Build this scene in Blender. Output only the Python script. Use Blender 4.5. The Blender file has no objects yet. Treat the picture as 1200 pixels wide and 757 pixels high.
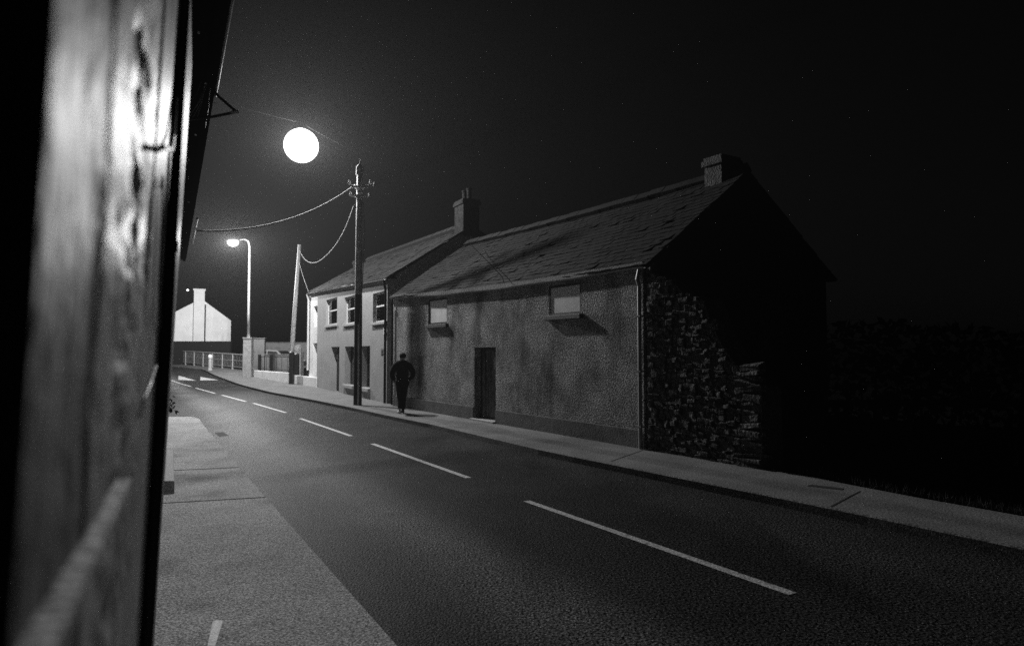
import bpy, bmesh, math, random
from mathutils import Vector, Matrix, noise as mnoise
R = random.Random(7)
S = bpy.context.scene
C = S.collection
PI = math.pi

# ------------------------------------------------------------------ camera model
F = 800.0; CX, CY = 600.0, 378.5; CAMZ = 1.87; HOR = 412.0
TH = math.atan((HOR - CY) / F)
def ray(px, py):
    u = (px - CX) / F; v = (CY - py) / F
    return u, math.cos(TH) - v * math.sin(TH), math.sin(TH) + v * math.cos(TH)
def g(Y):                                   # the street climbs gently beyond forty metres
    t = Y - 38.0
    if t <= -4: return 0.0
    if t < 4: return 0.036 * (t + 4) ** 2 / 16
    return 0.036 * min(t, 34.0) if t < 34 else 0.036 * 34
def gp(px, py, off=0.0):                    # pixel -> point on the ground (+off)
    x, y, z = ray(px, py)
    lo, hi = 0.5, 160.0
    for _ in range(60):
        m = (lo + hi) / 2
        if CAMZ + z / y * m > g(m) + off: lo = m
        else: hi = m
    return Vector((x / y * lo, lo, g(lo) + off))
def dp(px, py, Y):                          # pixel at a given depth
    x, y, z = ray(px, py)
    return Vector((x / y * Y, Y, CAMZ + z / y * Y))
def zat(py, Y):
    x, y, z = ray(CX, py); return CAMZ + z / y * Y
def onplane(px, py, A, ang):                # pixel -> (along, height) on a vertical plane through A
    x, y, z = ray(px, py)
    sx, sy = math.cos(ang), math.sin(ang); nx, ny = -sy, sx
    t = (A.x * nx + A.y * ny) / (x * nx + y * ny)
    p = Vector((x * t, y * t, CAMZ + z * t))
    return (p.x - A.x) * sx + (p.y - A.y) * sy, p.z

# ------------------------------------------------------------------ materials
def mat(name, col, rough=0.85, var=0.35, nscale=6.0, bscale=60.0, bump=0.0, spec=0.3, fine=0.0, fscale=200.0,
        bdist=0.02, metal=0.0, stain=None, coat=0.0, speck=0.0, sheen_bands=False):
    m = bpy.data.materials.new(name); m.use_nodes = True
    nt = m.node_tree; N = nt.nodes; L = nt.links
    b = N['Principled BSDF']
    tc = N.new('ShaderNodeTexCoord')
    co = tc.outputs['Object']
    n1 = N.new('ShaderNodeTexNoise'); n1.inputs['Scale'].default_value = nscale; n1.inputs['Detail'].default_value = 6; n1.inputs['Roughness'].default_value = 0.65
    L.new(co, n1.inputs['Vector'])
    mr = N.new('ShaderNodeMapRange'); mr.inputs['From Min'].default_value = 0.3; mr.inputs['From Max'].default_value = 0.7
    mr.inputs['To Min'].default_value = 1 - var; mr.inputs['To Max'].default_value = 1 + var
    L.new(n1.outputs['Fac'], mr.inputs['Value'])
    val = mr.outputs['Result']
    if fine > 0:
        n2 = N.new('ShaderNodeTexNoise'); n2.inputs['Scale'].default_value = fscale; n2.inputs['Detail'].default_value = 2
        L.new(co, n2.inputs['Vector'])
        m2 = N.new('ShaderNodeMapRange'); m2.inputs['From Min'].default_value = 0.4; m2.inputs['From Max'].default_value = 0.6
        m2.inputs['To Min'].default_value = 1 - fine; m2.inputs['To Max'].default_value = 1 + fine
        L.new(n2.outputs['Fac'], m2.inputs['Value'])
        mu = N.new('ShaderNodeMath'); mu.operation = 'MULTIPLY'; L.new(val, mu.inputs[0]); L.new(m2.outputs['Result'], mu.inputs[1]); val = mu.outputs[0]
    if speck > 0:                            # scattered pale chippings
        n4 = N.new('ShaderNodeTexNoise'); n4.inputs['Scale'].default_value = 95; n4.inputs['Detail'].default_value = 1; L.new(co, n4.inputs['Vector'])
        m4 = N.new('ShaderNodeMapRange'); m4.inputs['From Min'].default_value = .6; m4.inputs['From Max'].default_value = .72
        m4.inputs['To Min'].default_value = 1; m4.inputs['To Max'].default_value = 1 + speck; L.new(n4.outputs['Fac'], m4.inputs['Value'])
        mu = N.new('ShaderNodeMath'); mu.operation = 'MULTIPLY'; L.new(val, mu.inputs[0]); L.new(m4.outputs['Result'], mu.inputs[1]); val = mu.outputs[0]
    if sheen_bands:                               # lamp sheen on the wheel tracks, painted in as a paler band per lane
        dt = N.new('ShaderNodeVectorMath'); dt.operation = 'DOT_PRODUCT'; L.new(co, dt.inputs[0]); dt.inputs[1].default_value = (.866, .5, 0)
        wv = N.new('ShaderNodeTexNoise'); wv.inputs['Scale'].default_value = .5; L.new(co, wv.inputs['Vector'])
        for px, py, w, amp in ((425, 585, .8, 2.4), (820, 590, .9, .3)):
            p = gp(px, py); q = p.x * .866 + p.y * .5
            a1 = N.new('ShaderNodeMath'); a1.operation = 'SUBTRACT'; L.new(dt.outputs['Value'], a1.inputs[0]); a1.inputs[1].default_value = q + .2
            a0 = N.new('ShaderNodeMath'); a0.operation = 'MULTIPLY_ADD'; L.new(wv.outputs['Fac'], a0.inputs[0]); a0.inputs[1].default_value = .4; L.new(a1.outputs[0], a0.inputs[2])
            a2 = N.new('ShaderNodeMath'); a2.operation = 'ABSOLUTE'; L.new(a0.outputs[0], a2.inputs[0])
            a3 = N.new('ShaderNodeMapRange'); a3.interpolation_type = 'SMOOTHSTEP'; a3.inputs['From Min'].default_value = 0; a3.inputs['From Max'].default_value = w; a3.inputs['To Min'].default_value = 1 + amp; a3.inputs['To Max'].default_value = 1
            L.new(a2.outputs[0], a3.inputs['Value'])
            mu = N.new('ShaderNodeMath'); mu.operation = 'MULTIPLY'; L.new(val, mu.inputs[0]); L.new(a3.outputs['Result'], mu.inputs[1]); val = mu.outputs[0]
    if stain:                                # (scale vector, threshold, strength): streaks and patches of dirt
        mp = N.new('ShaderNodeMapping'); mp.inputs['Scale'].default_value = stain[0]; L.new(co, mp.inputs['Vector'])
        n3 = N.new('ShaderNodeTexNoise'); n3.inputs['Scale'].default_value = 1.0; n3.inputs['Detail'].default_value = 5
        L.new(mp.outputs[0], n3.inputs['Vector'])
        m3 = N.new('ShaderNodeMapRange'); m3.inputs['From Min'].default_value = stain[1]; m3.inputs['From Max'].default_value = stain[1] + 0.15
        m3.inputs['To Min'].default_value = 1; m3.inputs['To Max'].default_value = 1 - stain[2]
        L.new(n3.outputs['Fac'], m3.inputs['Value'])
        mu = N.new('ShaderNodeMath'); mu.operation = 'MULTIPLY'; L.new(val, mu.inputs[0]); L.new(m3.outputs['Result'], mu.inputs[1]); val = mu.outputs[0]
    mu = N.new('ShaderNodeMath'); mu.operation = 'MULTIPLY'; L.new(val, mu.inputs[0]); mu.inputs[1].default_value = col
    mu.use_clamp = True
    L.new(mu.outputs[0], b.inputs['Base Color'])
    b.inputs['Roughness'].default_value = rough
    b.inputs['Specular IOR Level'].default_value = spec
    b.inputs['Metallic'].default_value = metal
    b.inputs['Coat Weight'].default_value = coat
    if bump > 0:
        nb = N.new('ShaderNodeTexNoise'); nb.inputs['Scale'].default_value = bscale; nb.inputs['Detail'].default_value = 3
        L.new(co, nb.inputs['Vector'])
        bp = N.new('ShaderNodeBump'); bp.inputs['Strength'].default_value = bump; bp.inputs['Distance'].default_value = bdist
        L.new(nb.outputs['Fac'], bp.inputs['Height']); L.new(bp.outputs[0], b.inputs['Normal'])
    return m
def emit(name, strength, clear=0.0):
    m = bpy.data.materials.new(name); m.use_nodes = True
    m.cycles.emission_sampling = 'NONE'
    nt = m.node_tree; nt.nodes.clear()
    o = nt.nodes.new('ShaderNodeOutputMaterial'); e = nt.nodes.new('ShaderNodeEmission'); e.inputs['Strength'].default_value = strength
    if clear:
        t = nt.nodes.new('ShaderNodeBsdfTransparent'); t.inputs[0].default_value = (clear,) * 3 + (1,)
        a = nt.nodes.new('ShaderNodeAddShader'); nt.links.new(e.outputs[0], a.inputs[0]); nt.links.new(t.outputs[0], a.inputs[1])
        nt.links.new(a.outputs[0], o.inputs[0])
    else: nt.links.new(e.outputs[0], o.inputs[0])
    return m
def glass(name):
    m = bpy.data.materials.new(name); m.use_nodes = True
    nt = m.node_tree; nt.nodes.clear()
    o = nt.nodes.new('ShaderNodeOutputMaterial'); t = nt.nodes.new('ShaderNodeBsdfTransparent'); t.inputs[0].default_value = (.85,) * 3 + (1,)
    gl = nt.nodes.new('ShaderNodeBsdfGlossy'); gl.inputs['Roughness'].default_value = .05; gl.inputs['Color'].default_value = (.9, .9, .9, 1)
    fr = nt.nodes.new('ShaderNodeFresnel'); mx = nt.nodes.new('ShaderNodeMixShader')
    nt.links.new(fr.outputs[0], mx.inputs[0]); nt.links.new(t.outputs[0], mx.inputs[1]); nt.links.new(gl.outputs[0], mx.inputs[2])
    nt.links.new(mx.outputs[0], o.inputs[0]); return m

M = dict(
    road=mat('asphalt', 0.032, 0.52, 0.3, 0.5, 55, 1.0, 0.012, 1.0, 46, 0.014, stain=((.9, .25, 1), 0.5, 0.35), speck=4.0, sheen_bands=True),
    pav=mat('concrete_pavement', 0.18, 0.8, 0.25, 1.3, 70, 0.6, 0.1, 0.5, 45, 0.008),
    pavl=mat('tarmac_pavement', 0.46, 0.85, 0.28, 0.8, 60, 0.9, 0.05, 0.6, 75, 0.010, stain=((1.5, 1.5, 1), 0.56, 0.35), speck=.9),
    joint=mat('joint', 0.015, 0.9, 0.3),
    paint=mat('road_paint', 0.55, 0.6, 0.25, 9, 90, 0.5, 0.2, 0.45, 50, 0.006, stain=((9, 9, 1), 0.54, 0.65)),
    earth=mat('dark_ground', 0.008, 1, 0.5, 0.7, 20, 0.6, 0.0),
    grass=mat('rough_grass', 0.05, 0.9, 0.5, 3, 30, 0.3, 0.1),
    render=mat('roughcast', 0.29, 0.95, 0.55, 1.3, 32, 1.0, 0.05, 0.75, 36, 0.03, stain=((1.5, 1.5, 0.45), 0.52, 0.6)),
    render2=mat('grey_render', 0.35, 0.9, 0.14, 1.2, 60, 0.5, 0.2, 0.25, 60, 0.012, stain=((3, 3, 0.4), 0.6, 0.25)),
    plinth=mat('plinth_cement', 0.14, 0.9, 0.4, 3, 40, 0.6, 0.2, 0.2, 70, stain=((3, 3, 3), 0.55, 0.4)),
    white=mat('whitewash', 0.85, 0.85, 0.12, 1.2, 50, 0.4, 0.2, 0.1, 70, stain=((.9, .9, .25), 0.58, 0.3)),
    slate=mat('slate', 0.0095, 0.8, 0.6, 2.4, 30, 0.5, 0.08, 0.4, 25, 0.01),
    black=mat('black_paint', 0.012, 0.5, 0.3, 8, 0, 0, 0.35),
    dark=mat('dark_timber', 0.035, 0.6, 0.4, 10, 40, 0.3, 0.4),
    blind=mat('pale_board', 0.85, 0.8, 0.12, 5, 40, 0.1, 0.2),
    curtain=mat('curtain_cloth', 0.75, 0.9, 0.35, 4, 30, 0.3, 0.1),
    sill=mat('sill_concrete', 0.4, 0.8, 0.25, 7, 60, 0.4, 0.3, 0.3, 90),
    pole=mat('weathered_pole', 0.42, 0.7, 0.35, 7, 60, 0.5, 0.3, 0.4, 60),
    poledark=mat('tarred_timber', 0.04, 0.7, 0.4, 7, 60, 0.5, 0.3),
    metal=mat('galvanised', 0.45, 0.45, 0.2, 10, 40, 0.1, 0.5, metal=0.3),
    pipe=mat('grey_pipe', 0.22, 0.5, 0.3, 12, 50, 0.2, 0.4),
    stone=mat('rubble_stone', 0.085, 0.95, 0.6, 7, 22, 1.0, 0.2, 0.5, 20, 0.05),
    mortar=mat('lime_mortar', 0.085, 0.95, 0.5, 7, 30, 1.0, 0.1, bdist=0.05),
    brick=mat('chimney_render', 0.012, 0.9, 0.5, 5, 30, 0.8, 0.03, 0.4, 25),
    cloth=mat('dark_cloth', 0.010, 0.95, 0.3, 10, 60, 0.4, 0.1),
    skin=mat('skin', 0.35, 0.6, 0.08, 10), hair=mat('hair', 0.01, 0.8, 0.4, 60),
    shoe=mat('white_shoe', 0.75, 0.5, 0.1), shoed=mat('dark_shoe', 0.03, 0.5, 0.1),
    cable=mat('pale_cable', 0.85, 0.5, 0.15), cabled=mat('black_cable', 0.02, 0.5, 0.1),
    nearwall=mat('glossy_painted_plaster', 0.15, 0.62, 0.3, 2, 30, 0.3, 0.55, 0.2, 160, 0.012, stain=((4, 4, 16), 0.52, 0.7)),
    nearstrip=mat('painted_strip', 0.6, 0.55, 0.2, 30, 240, 0.8, 0.5, 0.3, 420, 0.002),
    nearboard=mat('white_corner_board', 0.55, 0.52, 0.2, 2, 200, 0.3, 0.5, 0.2, 300, 0.003, stain=((4, 4, 14), 0.55, 0.75)),
    matt=mat('matt_black', 0.006, 0.95, 0.3, 8, 0, 0, 0.0), tarwall=mat('tarred_boards', 0.012, 0.9, 0.3),
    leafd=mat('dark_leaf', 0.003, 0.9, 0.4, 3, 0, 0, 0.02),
    planks=mat('worn_planks', .13, .8, .5, 6, 60, .5, .1, .4, 50, .01, stain=((14, 14, 1), .5, .6)),
    leaf=mat('leaf', 0.03, 0.5, 0.4, 30), glass=glass('window_glass'),
    car=mat('car_paint', 0.2, 0.3, 0.05, 2, 0, 0, 0.5, coat=0.6), tyre=mat('tyre', 0.015, 0.9, 0.1),
)

# ------------------------------------------------------------------ mesh helpers
def obj(name, bm, m, parent=None, smooth=False):
    me = bpy.data.meshes.new(name); bmesh.ops.recalc_face_normals(bm, faces=bm.faces[:]); bm.to_mesh(me); bm.free()
    if smooth:
        for p in me.polygons: p.use_smooth = True
    o = bpy.data.objects.new(name, me)
    for mm in (m if isinstance(m, (list, tuple)) else [m]): me.materials.append(mm)
    C.objects.link(o)
    if parent: o.parent = parent
    return o
def tag(o, label, cat, group=None):
    o['label'] = label; o['category'] = cat
    if group: o['group'] = group
    return o
def thing(name, label, cat, loc=(0, 0, 0), rz=0.0, group=None):
    o = bpy.data.objects.new(name, None); C.objects.link(o); o.empty_display_size = 0.2
    o.location = loc; o.rotation_euler = (0, 0, rz); return tag(o, label, cat, group)
def struct(name, bm, m, smooth=False):
    o = obj(name, bm, m, None, smooth); o['kind'] = 'structure'; return o
def bx(bm, x0, x1, y0, y1, z0, z1, bev=0.0, mi=0, rot=None):
    r = bmesh.ops.create_cube(bm, size=1.0); vs = r['verts']
    for v in vs:
        v.co = Vector(((x0 + x1) / 2 + v.co.x * (x1 - x0), (y0 + y1) / 2 + v.co.y * (y1 - y0), (z0 + z1) / 2 + v.co.z * (z1 - z0)))
        if rot: v.co = rot @ v.co
    fs = list({f for v in vs for f in v.link_faces})
    if mi:
        for f in fs: f.material_index = mi
    if bev > 0:
        es = list({e for v in vs for e in v.link_edges})
        bmesh.ops.bevel(bm, geom=es, offset=bev, segments=2, affect='EDGES', profile=0.6)
def tube(bm, pts, r, n=8, mi=0, cap=True):
    pts = [Vector(p) for p in pts]; k = len(pts)
    rr = r if isinstance(r, (list, tuple)) else [r] * k
    rings = []; prev = None
    for i, p in enumerate(pts):
        t = (pts[min(i + 1, k - 1)] - pts[max(i - 1, 0)]).normalized()
        if prev is None:
            a = Vector((0, 0, 1)) if abs(t.z) < 0.9 else Vector((1, 0, 0))
            u = t.cross(a).normalized()
        else:
            u = (prev - t * prev.dot(t)).normalized()
        prev = u; w = t.cross(u)
        rings.append([bm.verts.new(p + (u * math.cos(2 * PI * j / n) + w * math.sin(2 * PI * j / n)) * rr[i]) for j in range(n)])
    for i in range(k - 1):
        for j in range(n):
            f = bm.faces.new((rings[i][j], rings[i][(j + 1) % n], rings[i + 1][(j + 1) % n], rings[i + 1][j])); f.material_index = mi
    if cap:
        bm.faces.new(rings[0][::-1]).material_index = mi; bm.faces.new(rings[-1]).material_index = mi
def sag(a, b, s, n=24):
    a, b = Vector(a), Vector(b)
    return [a.lerp(b, i / n) - Vector((0, 0, s * 4 * (i / n) * (1 - i / n))) for i in range(n + 1)]
def lathe(bm, prof, c=(0, 0, 0), n=24, mi=0):
    rings = []
    for r, z in prof:
        rings.append([bm.verts.new((c[0] + r * math.cos(2 * PI * j / n), c[1] + r * math.sin(2 * PI * j / n), c[2] + z)) for j in range(n)])
    for a, b in zip(rings, rings[1:]):
        for j in range(n):
            bm.faces.new((a[j], a[(j + 1) % n], b[(j + 1) % n], b[j])).material_index = mi
    bm.faces.new(rings[0][::-1]).material_index = mi; bm.faces.new(rings[-1]).material_index = mi
def nb(): return bmesh.new()
def wall_holes(bm, x0, x1, z0, z1, holes, y0=0.0, y1=0.3, top=None, sub=0.6):
    """wall with real openings; holes = (xa, xb, za, zb)"""
    xs = sorted({x0, x1, *[h[0] for h in holes], *[h[1] for h in holes]})
    X = []
    for a, b in zip(xs, xs[1:]):
        k = max(1, int((b - a) / sub)); X += [a + (b - a) * i / k for i in range(k)]
    X.append(x1); xs = X
    zs = sorted({z0, z1, *[h[2] for h in holes], *[h[3] for h in holes]})
    def solid(i, j):
        if not (0 <= i < len(xs) - 1 and 0 <= j < len(zs) - 1): return False
        cx = (xs[i] + xs[i + 1]) / 2; cz = (zs[j] + zs[j + 1]) / 2
        return not any(h[0] < cx < h[1] and h[2] < cz < h[3] for h in holes)
    def q(*p): bm.faces.new([bm.verts.new(v) for v in p])
    def tz(x, z): return top(x) if (top and abs(z - z1) < 1e-6) else z
    for i in range(len(xs) - 1):
        for j in range(len(zs) - 1):
            if not solid(i, j): continue
            a, b, c, d = xs[i], xs[i + 1], zs[j], zs[j + 1]
            q((a, y0, c), (b, y0, c), (b, y0, tz(b, d)), (a, y0, tz(a, d)))
            q((a, y1, c), (a, y1, tz(a, d)), (b, y1, tz(b, d)), (b, y1, c))
            if not solid(i - 1, j): q((a, y0, c), (a, y0, tz(a, d)), (a, y1, tz(a, d)), (a, y1, c))
            if not solid(i + 1, j): q((b, y0, c), (b, y1, c), (b, y1, tz(b, d)), (b, y0, tz(b, d)))
            if not solid(i, j - 1): q((a, y0, c), (a, y1, c), (b, y1, c), (b, y0, c))
            if not solid(i, j + 1): q((a, y0, tz(a, d)), (b, y0, tz(b, d)), (b, y1, tz(b, d)), (a, y1, tz(a, d)))
    bmesh.ops.remove_doubles(bm, verts=bm.verts[:], dist=0.0005)
def slates(bm, p00, p10, p01, p11, course=0.2, w=0.28, rnd=None, wob=0.0):
    """slated slope: corners eave-left, eave-right, ridge-left, ridge-right"""
    rnd = rnd or R
    p00, p10, p01, p11 = map(Vector, (p00, p10, p01, p11))
    nrm = (p10 - p00).cross(p01 - p00).normalized()
    if nrm.z < 0: nrm = -nrm
    def pt(u, v):
        p = p00.lerp(p10, u).lerp(p01.lerp(p11, u), v)
        if wob: p = p + nrm * (.35 * wob * mnoise.noise(Vector((p.x * 0.8, p.z * 1.3, p.y * 0.8))) - wob * math.sin(PI * min(max(u, 0), 1)) * (1 - v * .3))
        return p
    H = (p01 - p00).length; Wd = (p10 - p00).length
    nc = int(H / course); nw = int(Wd / w)
    # underlay
    for i in range(24):
        bm.faces.new([bm.verts.new(pt(u, v) - nrm * 0.03) for u, v in ((i / 24, 0), ((i + 1) / 24, 0), ((i + 1) / 24, 1), (i / 24, 1))])
    for c in range(nc):
        off = 0.5 / nw if c % 2 else 0
        for k in range(-1, nw + 1):
            if rnd.random() < 0.006: continue
            u0 = k / nw + off + rnd.uniform(-.04, .04) / nw; u1 = (k + 1) / nw + off - 0.03 / nw
            u0 = max(u0, 0); u1 = min(u1, 1)
            if u1 - u0 < 0.1 / nw: continue
            v0 = (c - rnd.uniform(0, .12) - (rnd.random() < .04) * rnd.uniform(0, .3)) / nc; v1 = min((c + 1.5) / nc, 1)
            lift = 0.012 + rnd.uniform(0, .012) + (rnd.random() < .05) * .02
            t = rnd.uniform(-.006, .006)
            a, b = pt(u0, v0) + nrm * (lift + t), pt(u1, v0) + nrm * (lift - t)
            d, e = pt(u1, v1) + nrm * 0.002, pt(u0, v1) + nrm * 0.002
            th = nrm * 0.009
            V = [bm.verts.new(p) for p in (a, b, d, e, a - th, b - th)]
            bm.faces.new(V[:4]); bm.faces.new((V[4], V[5], V[1], V[0])); bm.faces.new((V[0], V[3], V[4])); bm.faces.new((V[1], V[5], V[2]))

# ------------------------------------------------------------------ the ground
def densify(pl, step=1.2):
    out = []
    for a, b in zip(pl, pl[1:]):
        k = max(1, int((b - a).length / step)); out += [a.lerp(b, i / k) for i in range(k)]
    return out + [pl[-1]]
def resample(pl, n):
    L = [0.0]
    for a, b in zip(pl, pl[1:]): L.append(L[-1] + (b - a).length)
    out = []
    for i in range(n):
        t = L[-1] * i / (n - 1); j = 0
        while j < len(pl) - 2 and L[j + 1] < t: j += 1
        out.append(pl[j].lerp(pl[j + 1], (t - L[j]) / max(L[j + 1] - L[j], 1e-6)))
    return out
def sheet(bm, x0, x1, ys, dz, nx=2):
    rows = [[bm.verts.new((x0 + (x1 - x0) * i / (nx - 1), y, g(y) + dz)) for i in range(nx)] for y in ys]
    for a, b in zip(rows, rows[1:]):
        for i in range(nx - 1): bm.faces.new((a[i], a[i + 1], b[i + 1], b[i]))
ys = [-60, -20, 0, 10, 20, 30] + [34 + i * 1.0 for i in range(0, 9)] + [46, 50, 55, 60, 66, 72, 80, 120, 260]
bm = nb(); sheet(bm, -260, 260, ys, -0.05, 4); struct('ground', bm, M['earth'])
ysr = [-8, 0, 10, 20, 30] + [34 + i * 1.0 for i in range(0, 9)] + [46, 50, 55, 60, 66, 72, 76]


def strip(bm, kerb, back, off, depth=0.2, n=90):
    k = resample(kerb, n); b = resample(back, n)
    def z(p, o): return Vector((p.x, p.y, g(p.y) + o))
    rows = []
    for p, q in zip(k, b):
        rows.append([bm.verts.new(z(p, off - depth)), bm.verts.new(z(p, off - 0.015)), bm.verts.new(z(p.lerp(q, 0.012), off)), bm.verts.new(z(p.lerp(q, .5), off)), bm.verts.new(z(q, off))])
    for a, c in zip(rows, rows[1:]):
        for i in range(4): bm.faces.new((a[i], a[i + 1], c[i + 1], c[i]))
PAV = 0.11
kerb_px = [(1200, 642), (974, 594.7), (755, 551), (640, 528), (503, 496), (480, 491.5), (440, 483.3), (415, 477.5), (370, 468.5), (315, 458.5), (280, 449.5), (262, 443), (250, 438.5), (238, 432.5), (202, 428.5)]
back_px = [(1200, 609), (1006, 574), (890, 549), (755, 526), (460, 475.2), (371, 453.8), (297, 439.5), (285, 434), (247, 429), (222, 425), (196, 422.5)]
kerb = [gp(x, y, PAV) for x, y in kerb_px]; back = [gp(x, y, PAV) for x, y in back_px]
kerb.insert(0, kerb[0] + (kerb[0] - kerb[1]) * 3); back.insert(0, back[0] + (back[0] - back[1]) * 3)
kerb.append(kerb[-1] + Vector((-25, 4, 0))); back.append(back[-1] + Vector((-25, 4, 0)))
bm = nb(); strip(bm, densify(kerb), densify([p + Vector((.15, .1, 0)) for p in back]), PAV); struct('pavement', bm, M['pav'])
bm = nb(); rows = []
def bxat(Y):
    for a, b in zip(back, back[1:]):
        if a.y <= Y <= b.y: return a.x + (b.x - a.x) * (Y - a.y) / (b.y - a.y) + .1
    return (back[0].x + (back[0].x - back[1].x) / (back[0].y - back[1].y) * (Y - back[0].y)) if Y < back[0].y else back[-2].x
for Y in sorted(ysr + [2, 5, 7.5, 12.5, 15, 17.5, 22.5, 25, 27.5]):
    x1 = bxat(Y); rows.append([bm.verts.new((x, Y, g(Y))) for x in (-60, min(-20, x1 - 4), x1)])
for a, b in zip(rows, rows[1:]):
    for i in range(2): bm.faces.new((a[i], a[i + 1], b[i + 1], b[i]))
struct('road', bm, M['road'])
# left pavement ending at the side street
lk = [gp(466, 757, PAV), gp(311, 582, PAV), gp(280, 547.5, PAV), gp(246, 507, PAV), gp(236.5, 495.5, PAV), gp(234, 491.5, PAV), gp(230, 489.2, PAV), gp(224, 488.2, PAV)]
lk.insert(0, lk[0] + (lk[0] - lk[1]) * 2.2)
e2 = gp(170, 488.0, PAV)
poly = lk + [e2, Vector((-.06 - .5 * 10 - .3, 10, PAV)), Vector((-2.6, 4.5, PAV)), Vector((-1.6, -3, PAV))]
bm = nb(); tv = [bm.verts.new((p.x, p.y, PAV)) for p in poly]; bm.faces.new(tv); bmesh.ops.triangulate(bm, faces=bm.faces[:])
edge_ = poly[:len(lk) + 1]
lowr = [bm.verts.new((p.x, p.y, -.1)) for p in edge_]
for k in range(len(edge_) - 1): bm.faces.new((tv[k], tv[k + 1], lowr[k + 1], lowr[k]))
struct('pavement', bm, M['pavl'])
def strip_line(a, b, w, off, m, name, kind=True):
    bm = nb(); k = max(2, int((b - a).length / 0.5)); d = (b - a).normalized(); s = Vector((-d.y, d.x, 0)) * w / 2
    rows = []
    for i in range(k + 1):
        p = a.lerp(b, i / k); j = R.uniform(-.006, .006)
        rows.append([bm.verts.new((p.x + s.x * q, p.y + s.y * q, g(p.y) + off)) for q in (-1 + j, 1 + j)])
    for r0, r1 in zip(rows, rows[1:]): bm.faces.new((r0[0], r0[1], r1[1], r1[0]))
    return struct(name, bm, m)
for a, b, w in (((716, 540.5), (753, 527.5), .02), ((973, 594), (1008, 575.5), .022), ((189, 589.5), (311, 582.5), .03), ((193, 551.5), (280, 547.5), .035)):
    strip_line(gp(*a, PAV), gp(*b, PAV), w, PAV + .004, M['joint'], 'pavement_joint')
for a, b, w in (((617, 587), (929, 696), .095), ((436.5, 520), (549, 560), .10), ((352, 490.4), (411.6, 511), .10), ((297, 472.5), (335, 483.6), .10),
                ((260, 463), (288, 470.5), .1), ((229, 454.5), (252, 461), .1), ((196, 444), (224, 453), .1)):
    strip_line(gp(*a), gp(*b), w, .004, M['paint'], 'lane_marking')
for poly in (((209, 440), (209, 445), (230, 446)), ((235, 441.6), (234.5, 445.6), (256, 445.3))):
    bm = nb(); bm.faces.new([bm.verts.new(gp(x, y, .006)) for x, y in poly]); struct('ramp_marking', bm, M['paint'])
bm = nb(); pts = [(243, 757), (249, 728), (254, 726), (261, 727), (258, 738), (252, 757)]
bm.faces.new([bm.verts.new(gp(x, y, PAV + .004)) for x, y in pts]); struct('paint_mark', bm, M['paint'])
# manhole / patch scars on the road and a drain cover
bm = nb()
c = gp(920 + 47, 571, PAV + .004); bm.faces.new([bm.verts.new((c.x + x, c.y + y, PAV + .004)) for x, y in ((-.2, .1), (.15, -.15), (.22, -.05), (-.1, .2))])
struct('drain_cover', bm, M['joint'])
def patch(name, poly, off, m, n=6):
    P_ = [gp(x, y, off) for x, y in poly]; out = []
    for a, b in zip(P_, P_[1:] + P_[:1]):
        for i in range(n):
            p = a.lerp(b, i / n); d = (b - a).normalized(); j = R.uniform(-.02, .02); out.append((p.x - d.y * j, p.y + d.x * j, g(p.y) + off))
    bm = nb(); bm.faces.new([bm.verts.new(p) for p in out]); return struct(name, bm, m)
patch('drain_cover', [(252, 507), (262, 506), (268, 510), (257, 511.5)], .003, M['joint'], 1)
# grass verge behind the right pavement
bm = nb()
vb = resample([Vector((p.x + .15, p.y + .1, 0)) for p in back[:4]], 20)
vf = [p + Vector((22, 14, 0)) for p in vb]
for i in range(19):
    bm.faces.new([bm.verts.new((p.x, p.y, z)) for p, z in ((vb[i], .1), (vb[i + 1], .1), (vf[i + 1], .5), (vf[i], .5))])
struct('verge', bm, M['earth'])
bm = nb()
for _ in range(2600):
    t = R.random() * 0.93; p = vb[int(t * 19)].lerp(vb[int(t * 19) + 1], R.random()); q = R.random() ** 2 * .5
    x, y = p.x + .06 + q * 1.0, p.y + q * .6; h = R.uniform(.04, .14); a = R.uniform(0, 2 * PI); w = .006
    l = Vector((R.uniform(-.05, .05), R.uniform(-.05, .05), 0))
    bm.faces.new([bm.verts.new(v) for v in ((x - w * math.cos(a), y - w * math.sin(a), .1), (x + w * math.cos(a), y + w * math.sin(a), .1), (x + l.x, y + l.y, .1 + h))])
o = obj('grass', bm, M['grass']); tag(o, 'thin rough grass along the back of the right pavement', 'grass'); o['kind'] = 'stuff'

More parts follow.
